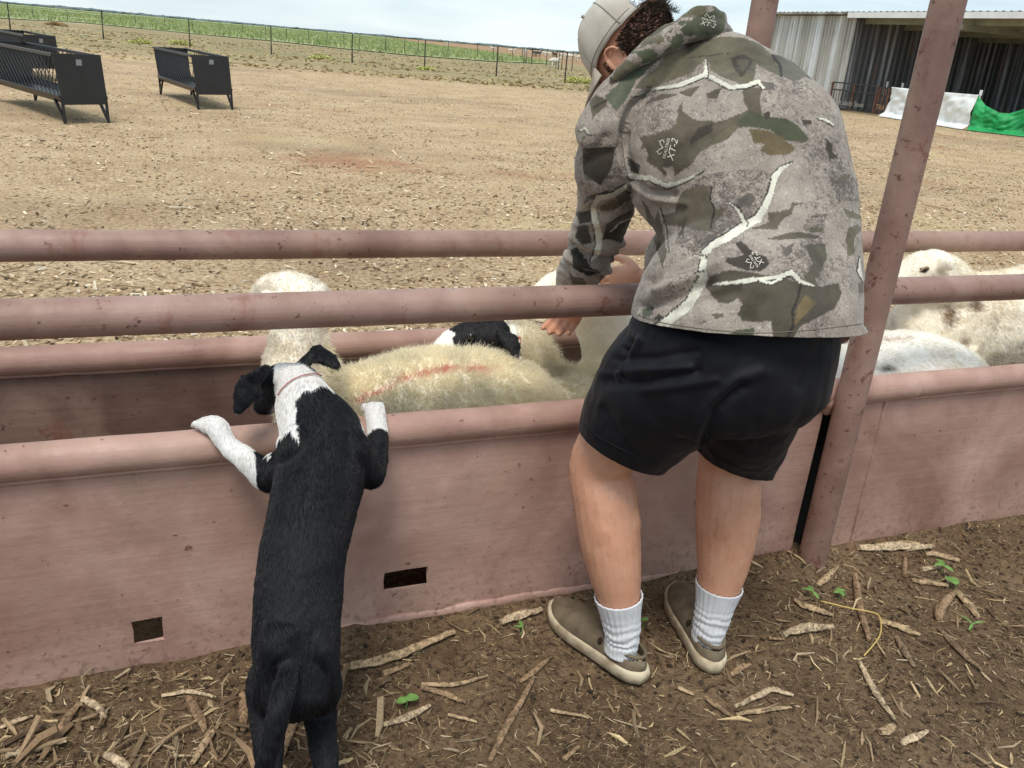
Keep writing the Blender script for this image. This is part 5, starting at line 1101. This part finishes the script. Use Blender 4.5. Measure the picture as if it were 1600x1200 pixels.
# F: white back between the post and the lip
f_sp = [A(1.32,1.84,.44), A(1.55,1.845,.47), Yp(1345,545,1.85)-A(0,0,.15), Yp(1400,523,1.85)-A(0,0,.165), Yp(1450,522,1.85)-A(0,0,.165), Yp(1500,543,1.85)-A(0,0,.135), Yp(1532,572,1.85)-A(0,0,.09)]
sF = [tube(f_sp, [(.09,.1), (.13,.14), (.15,.15), (.16,.165), (.16,.165), (.135,.135), (.09,.09)], hint=(0,1,0), seg=24, n=6, round_cap=True), tube([f_sp[0], A(1.2,1.83,.34), A(1.12,1.82,.22)], [.09, .07, .05], hint=(0,1,0), seg=16, n=4, round_cap=True)]+quad_legs(1.5, 2.25, 1.85, .44, .08)
rF, mF = animal('sheep', 'smooth white sheep with lowered head, its back beside the near post', (1.9, 1.85, 0), sF, .0055, SG, .004)
def colF(P, N):
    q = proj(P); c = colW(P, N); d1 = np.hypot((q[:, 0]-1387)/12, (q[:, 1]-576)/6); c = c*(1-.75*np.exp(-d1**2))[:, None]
    d2, _, _ = line_dist(q, [(1375,532),(1405,530),(1425,528)]); return c+(np.array((.42,.25,.15))-c)*(.35*np.exp(-(d2/5)**2))[:, None]
finish(rF, mF, colF); coat(rF, mF, 50000, lambda P, N: np.full(len(P), .012), .0005, colF, .28, (.75, -.35, -.5), .07, .25)
# E: bigger spotted sheep behind F, looking out between the rails
hE = Yp(1434, 428, 2.0)
sE = [tube([A(3.35,2.03,.50), A(3.0,2.03,.55), Yp(1590,425,2.04)-A(0,0,.19), Yp(1530,430,2.04)-A(0,0,.18), Yp(1470,470,2.04)-A(0,0,.10), Yp(1440,470,2.04)-A(0,0,.09)], [(.13,.15), (.17,.2), (.165,.19), (.15,.18), (.12,.15), (.09,.11)], hint=(0,1,0), seg=24, n=6, round_cap=True),
      tube([Yp(1500,450,2.04)-A(0,0,.05), Yp(1475,430,2.03)-A(0,0,.02), hE+A(.05,0,.0)], [.10, .085, .07], hint=(0,1,0), seg=18, n=4),
      tube([hE+A(.07,0,.02), hE+A(0,-.005,.005), hE+A(-.08,-.02,-.015), hE+A(-.16,-.035,-.05), hE+A(-.20,-.04,-.065)], [(.06,.058), (.06,.066), (.05,.054), (.038,.04), (.028,.03)], hint=(0,1,0), seg=18, n=5, round_cap=True),
      ear([Yp(1462,415,1.95), Yp(1474,412,1.93), Yp(1487,420,1.92)], [.012,.020,.010], (.3,-.3,.9), .005), ear([hE+A(.05,.05,.015), hE+A(.08,.09,.012), hE+A(.10,.12,-.01)], [.012,.022,.012], (.2,-.3,.9), .005)]
sE += quad_legs(2.45, 3.2, 2.03, .5, .09)
rE, mE = animal('sheep', 'white sheep with brown spots looking out between the rails at right', (2.9, 2.03, 0), sE, .0055, SG, .005)
def colE(P, N):
    q = proj(P); c = colW(P, N)*np.array((.96, .92, .84)); f = facing(P, N) > -.1
    for x, y, a, b, k in ((1484,493,12,18,.95), (1525,478,11,11,.85), (1507,535,9,12,.6), (1550,505,12,9,.30), (1430,490,9,8,.3), (1395,500,7,12,.3)):
        d = np.hypot((q[:, 0]-x)/a, (q[:, 1]-y)/b)+nz(P, 60)*.35; c = c+(np.array((.25,.165,.10))-c)*((k*np.exp(-d**3))*f)[:, None]
    return c
finish(rE, mE, colE); coat(rE, mE, 60000, lambda P, N: np.where(P[:, 0] < 2.35, .006, .013), .0005, colE, .3, (.75, -.2, -.6), .07, .3); bvE = BVHTree.FromPolygons([Vector(v.co) for v in mE.vertices], [tuple(p.vertices) for p in mE.polygons]); pe = on(bvE, 1443, 422, .001)
V_, F_ = ball(pe, (.015, .009, .0085), seg=14, rings=8); link('eye', mesh(V_, F_), M['eye'], rE)
V_, F_ = tube([pe+A(-.018,-.003,-.004), pe+A(-.006,-.006,.009), pe+A(.01,-.005,.009), pe+A(.017,-.002,.0)], [.002,.0035,.0035,.002], seg=8, n=4, hint=(0,0,1)); link('eyelid', mesh(V_, F_), simple('tan eyelid', (.40, .28, .19, 1), .7), rE)
# ================================================================== LITTER ON THE GROUND
def gz(x, y): return float(ground_z(np.array([[x, y]]))[0])
wood_cols = [(.50,.36,.215), (.37,.245,.145), (.60,.46,.30), (.27,.185,.115)]
def wood(name, c):
    t = NT(name, .85, .2); f = t.noise(1.0, 7, t.pos((34, 34, 34)), dist=1.2, rough=.7); f2 = t.noise(140, 4)
    col = t.ramp(f, [(.32, tuple(x*.28 for x in c)+(1,)), (.48, tuple(x*.8 for x in c)+(1,)), (.58, c+(1,)), (.72, tuple(min(1, x*1.5) for x in c)+(1,))]); t.base(t.mix(t.ramp(f2, [(.48, 0.0), (.62, .65)]), col, (.07, .045, .028, 1)))
    t.bump(f2, .6, .002); return t.m
WM = [wood('weathered wood %s' % k, c) for k, c in zip(('tan', 'brown', 'pale', 'dark'), wood_cols)]
def stick(pl, wpx, mi, label, flat=.78, z=.003):
    pts = []
    for x, y in pl: p = Zp(x, y, 0); p[2] = gz(p[0], p[1])+z+wpx*.00045; pts.append(p)
    sc_ = np.linalg.norm(pts[0]-CO)/FPX; r = wpx*sc_*.5; n = len(pts)
    prof = np.interp(np.linspace(0, 1, n), [0, .15, .6, 1], [.65, 1, .95, .5]) if n > 2 else np.array([.9, .6])
    V, F = tube(pts, [(r*k, r*k*flat) for k in prof], hint=tuple(unit(np.cross(pts[-1]-pts[0], A(0,0,1)))), seg=10, n=10, power=1.6)
    V += fbm(V, 30, 3)[:, None]*A(.5, .5, .6)*r*.35; V += fbm(V, 160, 2)[:, None]*A(.5, .5, .6)*r*.16
    tag(link('stick', mesh(V, F), WM[mi], None, False), label, 'stick', 'sticks and chips on the soil')
SL = [([(537,1050),(590,1038),(650,1018),(710,990)], 17, 0, 'thick tan stick lying right of the dog, longest in view'),
 ([(598,1054),(640,1040)], 13, 1, 'short brown chip just below the thick tan stick'),
 ([(658,1070),(710,1070),(762,1058)], 9, 0, 'upper of two sticks meeting in a point below the wide slot'),
 ([(658,1075),(695,1085),(728,1099)], 11, 1, 'lower of two sticks meeting in a point below the wide slot'),
 ([(598,1137),(635,1122),(672,1103)], 13, 2, 'pale split stick beside a small green seedling'),
 ([(765,1192),(790,1140),(815,1098),(835,1058)], 11, 1, 'long brown stick pointing up toward the left shoe'),
 ([(812,1067),(835,1050),(861,1027)], 10, 1, 'short brown stick just left of the left shoe'),
 ([(782,977),(812,966),(846,958)], 17, 2, 'broad pale chip against the trough foot left of the shoe'),
 ([(1335,901),(1344,945),(1357,1003)], 11, 1, 'upright lying brown stick right of the post foot'),
 ([(1241,940),(1270,952),(1302,961)], 12, 0, 'tan stick under the left end of the yellow straw'),
 ([(1222,994),(1260,984),(1301,981)], 17, 2, 'broad pale chip below the yellow straw'),
 ([(1343,1038),(1368,1085),(1398,1124)], 10, 2, 'pale gnarled stick hanging below the yellow straw'),
 ([(1374,973),(1405,982),(1437,996)], 11, 0, 'tan tapered stick right of the yellow straw'),
 ([(1467,982),(1495,1015),(1532,1052)], 9, 3, 'dark thin stick slanting at the far right'),
 ([(1424,907),(1450,911),(1482,914)], 10, 0, 'level tan stick left of the round green leaf'),
 ([(1495,925),(1512,942),(1529,963)], 12, 0, 'short thick stick below the round green leaf'),
 ([(1466,966),(1472,945),(1494,924)], 15, 1, 'forked brown root piece below the round green leaf'),
 ([(1340,862),(1395,856),(1455,857)], 16, 2, 'long bark strip lying along the foot of the right trough panel'),
 ([(1445,866),(1475,868),(1500,875)], 11, 0, 'pale stick at the right end of the bark strip'),
 ([(1276,918),(1290,907),(1307,890)], 11, 0, 'short stick touching the post foot'),
 ([(1413,900),(1415,870)], 8, 1, 'short upright brown stick under the bark strip'),
 ([(1440,890),(1468,884)], 9, 2, 'short pale stick left of the small green seedling'),
 ([(1148,1104),(1185,1088),(1205,1078),(1240,1086)], 10, 2, 'crooked pale stick below the right shoe'),
 ([(1150,1118),(1190,1110),(1236,1103)], 9, 0, 'straight tan stick under the crooked pale stick'),
 ([(1101,1089),(1120,1105),(1146,1123)], 9, 1, 'brown stick left of the crooked pale stick'),
 ([(1141,1058),(1158,1046),(1172,1040)], 11, 1, 'stubby brown chip beside the right shoe heel'),
 ([(1408,1162),(1425,1155),(1448,1144)], 12, 2, 'bone pale chip near the bottom right'),
 ([(1375,1145),(1388,1140),(1398,1132)], 14, 0, 'stubby tan chip left of the bone pale chip'),
 ([(1400,998),(1412,1020),(1430,1043)], 11, 3, 'dark bark piece below the tapered stick'),
 ([(1200,1000),(1225,1000)], 8, 1, 'small dark chip left of the broad pale chip'),
 ([(252,1086),(295,1080),(338,1090)], 8, 2, 'pale thin stick left of the dog, uppermost in the chips'),
 ([(300,1196),(322,1160),(342,1130)], 12, 0, 'gnarled tan stick at the bottom edge left of the dog'),
 ([(378,1085),(381,1110),(379,1142)], 14, 1, 'thick brown chip right beside the hind leg of the dog'),
 ([(8,1179),(60,1168),(104,1160)], 10, 2, 'long pale splinter at the bottom left corner'),
 ([(295,1090),(308,1115),(322,1144)], 14, 1, 'split brown chip under the pale thin stick'),
 ([(80,1160),(105,1130),(122,1106)], 13, 1, 'leaning brown chip at the lower left'),
 ([(130,1095),(150,1105),(165,1125)], 13, 2, 'broad pale chip at the lower left'),
 ([(165,1180),(185,1190),(205,1205)], 14, 2, 'pale broken chip cut by the bottom edge'),
 ([(0,1137),(25,1128),(52,1120)], 8, 2, 'thin pale stick at the left edge'),
 ([(355,1125),(370,1140)], 10, 1, 'small brown chip left of the hind leg'),
 ([(538,1155),(548,1140)], 9, 0, 'small tan chip beside the right hind leg'),
 ([(440,1180),(455,1140),(470,1110)], 13, 1, 'brown stick showing between the hind legs'),
 ([(1000,1120),(985,1090)], 7, 1, 'thin twig just below the left shoe'),
 ([(880,1190),(905,1165)], 9, 1, 'short stick at the bottom edge below the left shoe'),
 ([(590,1070),(608,1063)], 17, 3, 'grey brown lump of bark under the thick tan stick'),
 ([(1060,1075),(1085,1085)], 8, 0, 'small tan splinter between the shoes'),
 ([(700,1120),(745,1130)], 7, 0, 'small tan splinter right of the pale split stick'),
 ([(860,1110),(920,1118)], 7, 0, 'thin tan stick below the left shoe toe')]
for pl, w_, mi, lb in SL: stick(pl, w_, mi, lb)
# the yellow straw
t = NT('yellow straw', .5, .4); t.base((.58, .42, .13, 1)); M['straw'] = t.m
pl = [Zp(*p)+A(0,0,.02) for p in [(1280,949),(1325,960),(1364,968),(1373,980),(1372,1002),(1360,1020),(1347,1035)]]
V, F = tube(pl, [.0018]*7, seg=8, n=6, hint=(0,0,1)); tag(link('straw_stem', mesh(V, F), M['straw']), 'bent yellow straw stem lying among the sticks', 'straw')
# seedlings
t = NT('seedling leaf', .5, .4); t.base(t.ramp(t.noise(60, 3), [(.3, (.10, .23, .05, 1)), (.7, (.20, .36, .10, 1))])); M['leaf'] = t.m
def seedling(x, y, leaves, label):
    p = Zp(x, y); p[2] = gz(p[0], p[1]); root = empty('seedling', tuple(p), label, 'seedling', 'seedlings in the soil'); b = MB(); b.tube([p, p+A(.003,0,.015), p+A(.004,.002,.028)], [.0012, .001, .0008], seg=6, n=3); b.build('stem', M['leaf'], root, True)
    for a, ln, w_ in leaves:
        d = A(math.cos(a), math.sin(a), .12); s = A(-math.sin(a), math.cos(a), 0); o = p+A(.004,.002,.026); ts = np.linspace(0, 1, 7)
        V = []; F = []
        for t_ in ts: k = math.sin(math.pi*min(.97, t_*.9+.06))**.7*w_; c_ = o+d*ln*t_+A(0,0,-.25*ln*t_*t_); V += [c_-s*k+A(0,0,.15*k), c_, c_+s*k+A(0,0,.15*k)]
        for i in range(6): F += [(3*i, 3*i+1, 3*i+4, 3*i+3), (3*i+1, 3*i+2, 3*i+5, 3*i+4)]
        link('leaf', mesh(V, F), M['leaf'], root)
seedling(1491, 922, [(1.3, .045, .018)], 'single round green leaf at the right'); seedling(1471, 893, [(1.2, .04, .009), (-1.4, .03, .008), (2.6, .025, .008)], 'small green seedling above the round leaf')
seedling(1311, 932, [(.3, .022, .006), (1.5, .02, .006), (3., .02, .006), (4.4, .018, .006)], 'small green seedling right of the post foot'); seedling(1266, 935, [(1.2, .03, .006), (2.2, .028, .005), (4.6, .03, .005)], 'grassy seedling just below the post foot')
seedling(633, 1106, [(.3, .028, .012), (3.0, .022, .010), (1.4, .015, .006)], 'two leaved seedling beside the pale split stick'); seedling(1516, 985, [(.0, .05, .003), (1.5, .05, .003), (3.6, .03, .003)], 'thin grass seedling at the right')
seedling(813, 992, [(1.4, .03, .005), (2.6, .02, .004)], 'tiny seedling near the left shoe toe'); seedling(1003, 982, [(.5, .02, .006), (2.5, .02, .006)], 'tiny seedling between the shoes')
# loose litter: chips and straw bits nobody could count
def scatter(n, xy, ln, wd, cols, lift=.004, tilt=.25, th=None):
    n = len(xy)
    V = np.zeros((n, 8, 3)); a = rng.uniform(0, math.pi*2, n); x, y = xy[:, 0], xy[:, 1]; L_ = rng.uniform(*ln, n)*rng.uniform(.5, 1, n); W_ = rng.uniform(*wd, n); T_ = W_*rng.uniform(.25, .6, n)
    d = np.stack([np.cos(a), np.sin(a), rng.normal(0, tilt, n)], 1); d /= np.linalg.norm(d, axis=1)[:, None]; s = np.stack([-np.sin(a), np.cos(a), rng.normal(0, .3, n)], 1); u = np.cross(d, s)
    c = np.stack([x, y, ground_z(xy)+T_*.5+lift*rng.random(n)+np.abs(d[:, 2])*L_*.35], 1); k = 0
    for e in (-.5, .5):
        for i, j in ((-.5,-.5), (.5,-.5), (.5,.5), (-.5,.5)):
            ta = rng.uniform(.35, 1.0, n); V[:, k] = c+d*(e*L_)[:, None]+s*(i*W_*ta)[:, None]+u*(j*T_*ta)[:, None]; k += 1
    F = []; q = [(0,3,2,1), (4,5,6,7), (0,1,5,4), (1,2,6,5), (2,3,7,6), (3,0,4,7)]
    for i in range(n): o = 8*i; F += [(o+f[0], o+f[1], o+f[2], o+f[3]) for f in q]
    me = mesh(V.reshape(-1, 3), F); C = np.array(cols)[rng.integers(0, len(cols), n)]*rng.uniform(.6, 1.25, (n, 1)); color_attr(me, 'col', np.repeat(C, 8, 0)); return me
def splinters(n, xy, ln, wd, cols, lift=.004, tilt=.25):
    """bent, tapering slivers of three rings"""
    n = len(xy); a = rng.uniform(0, math.pi*2, n); L_ = ln[0]+(ln[1]-ln[0])*rng.random(n)**2.2; W_ = rng.uniform(*wd, n)*(.5+.5*L_/ln[1]); T_ = W_*rng.uniform(.25, .8, n)
    d = np.stack([np.cos(a), np.sin(a), rng.normal(0, tilt, n)], 1); d /= np.linalg.norm(d, axis=1)[:, None]; s_ = np.stack([-np.sin(a), np.cos(a), rng.normal(0, .4, n)], 1); u = np.cross(d, s_)
    c = np.stack([xy[:, 0], xy[:, 1], ground_z(xy)+T_*.35+lift*rng.random(n)**2+np.abs(d[:, 2])*L_*.3], 1); V = np.zeros((n, 12, 3)); bend = rng.normal(0, .10, n)*L_; k = 0
    for e, lo_, hi_ in ((-.5, .15, .9), (None, .85, 1.1), (.5, .05, .6)):
        ee = rng.uniform(-.2, .2, n) if e is None else np.full(n, e); ctr = c+d*(ee*L_)[:, None]+(s_*bend[:, None] if e is None else 0); ta = rng.uniform(lo_, hi_, n)
        for i_, j_ in ((-.5,-.5), (.5,-.5), (.5,.5), (-.5,.5)): V[:, k] = ctr+s_*(i_*W_*ta*rng.uniform(.7, 1.2, n))[:, None]+u*(j_*T_*ta*rng.uniform(.7, 1.2, n))[:, None]; k += 1
    q = [(0,3,2,1), (8,9,10,11)]+[(r*4+j_, r*4+(j_+1) % 4, r*4+4+(j_+1) % 4, r*4+4+j_) for r in (0, 1) for j_ in range(4)]
    F = [(12*i_+f[0], 12*i_+f[1], 12*i_+f[2], 12*i_+f[3]) for i_ in range(n) for f in q]
    me = mesh(V.reshape(-1, 3), F); C = np.array(cols)[rng.integers(0, len(cols), n)]*rng.uniform(.5, 1.2, (n, 1)); C = np.repeat(C, 12, 0)*rng.uniform(.75, 1.15, (n*12, 1)); color_attr(me, 'col', C); return me
t = NT('loose chips', .85, .2); a_ = t.attr('col'); t.base(t.mix(t.ramp(t.noise(200, 3), [(.45, 0.0), (.7, .45)]), a_.outputs['Color'], (.09, .06, .035, 1))); M['chips'] = t.m
PAL = [(.42,.30,.18), (.31,.21,.12), (.54,.42,.27), (.19,.125,.075), (.58,.44,.24)]
def near_xy(n, dens):
    x = rng.uniform(-1.1, 3.6, n*14); y = rng.uniform(.75, 1.625, n*14); q = np.stack([x, y], 1); keep = rng.random(len(q)) < dens(q); return q[keep][:n]
dn = lambda q: np.clip(.18+.9*np.exp(-((q[:, 0]-(-.15))/.42)**2)+.35*np.exp(-((q[:, 0]-1.75)/.45)**2)+.55*nz(np.c_[q, np.zeros(len(q))], 3.5), .04, 1)
tag(link('wood_litter', splinters(2300, near_xy(2300, dn), (.010, .075), (.002, .009), PAL), M['chips'], None, False), 'loose wood chips and bark bits strewn on the brown soil', 'wood chips', kind='stuff')
dn2 = lambda q: np.clip(.45+.5*nz(np.c_[q, np.zeros(len(q))], 5., 3.)+.4*np.exp(-((q[:, 0]+.2)/.5)**2), .1, 1)
tag(link('straw_litter', splinters(42000, near_xy(42000, dn2), (.004, .03), (.0006, .0022), [(.50,.37,.20), (.40,.28,.155), (.28,.19,.11), (.60,.48,.30), (.17,.11,.07)], .002, .2), M['chips'], None, False), 'fine straw bits and crumbs strewn on the brown soil', 'straw', kind='stuff')
big = lambda q: np.clip(-.1+1.1*np.exp(-((q[:, 0]-(-.12))/.33)**2)*(q[:, 1] < 1.5), 0, 1)
tag(link('chip_pile', splinters(300, near_xy(300, big), (.025, .11), (.005, .015), [(.32,.22,.13), (.25,.165,.095), (.42,.31,.19), (.17,.115,.07)], .012, .35), M['chips'], None, False), 'dense drift of broad wood chips left of the dog', 'wood chips', kind='stuff')
clod = near_xy(1500, dn2); tag(link('soil_crumbs', scatter(5000, near_xy(5000, dn2), (.005, .016), (.004, .011), [(.07,.045,.026), (.13,.088,.052), (.05,.036,.026), (.19,.13,.08)], .002, .3), M['chips'], None, False), 'dark soil crumbs and droppings on the brown soil', 'soil', kind='stuff')
# the yard beyond the trough: pale chips and dark droppings thinning with distance
def yard_xy(n, y0, y1, pw):
    y = y0+(y1-y0)*rng.random(n)**pw; x = rng.uniform(-.55, 1.35, n)*y+rng.normal(0, .3, n); q = np.stack([x, y], 1); k = fbm(np.c_[q, 0*x], .55, 3)+fbm(np.c_[q, 0*x], 2.2, 2, 5.)*.5; return q[rng.random(n) < np.clip(.62+.8*k, .12, 1)]
YP = [(.72,.59,.41), (.63,.48,.30), (.50,.37,.22), (.82,.72,.55), (.36,.25,.15), (.24,.17,.105)]
tag(link('yard_chips', scatter(85000, yard_xy(85000, 2.35, 34, 1.4), (.016, .062), (.005, .020), YP, .004, .2), M['chips'], None, False), 'pale trampled chips and straw strewn over the yard', 'wood chips', kind='stuff')
tag(link('yard_splinters', scatter(700, yard_xy(700, 2.6, 24, 1.3), (.10, .30), (.012, .03), YP[:4], .006, .12), M['chips'], None, False), 'long pale splinters lying about the yard', 'wood chips', kind='stuff')
tag(link('droppings', scatter(6000, yard_xy(6000, 2.35, 20, 1.6), (.010, .026), (.008, .018), [(.06,.04,.028), (.10,.065,.04), (.04,.03,.024)], .003, .3), M['chips'], None, False), 'dark droppings and clods strewn over the yard', 'droppings', kind='stuff')
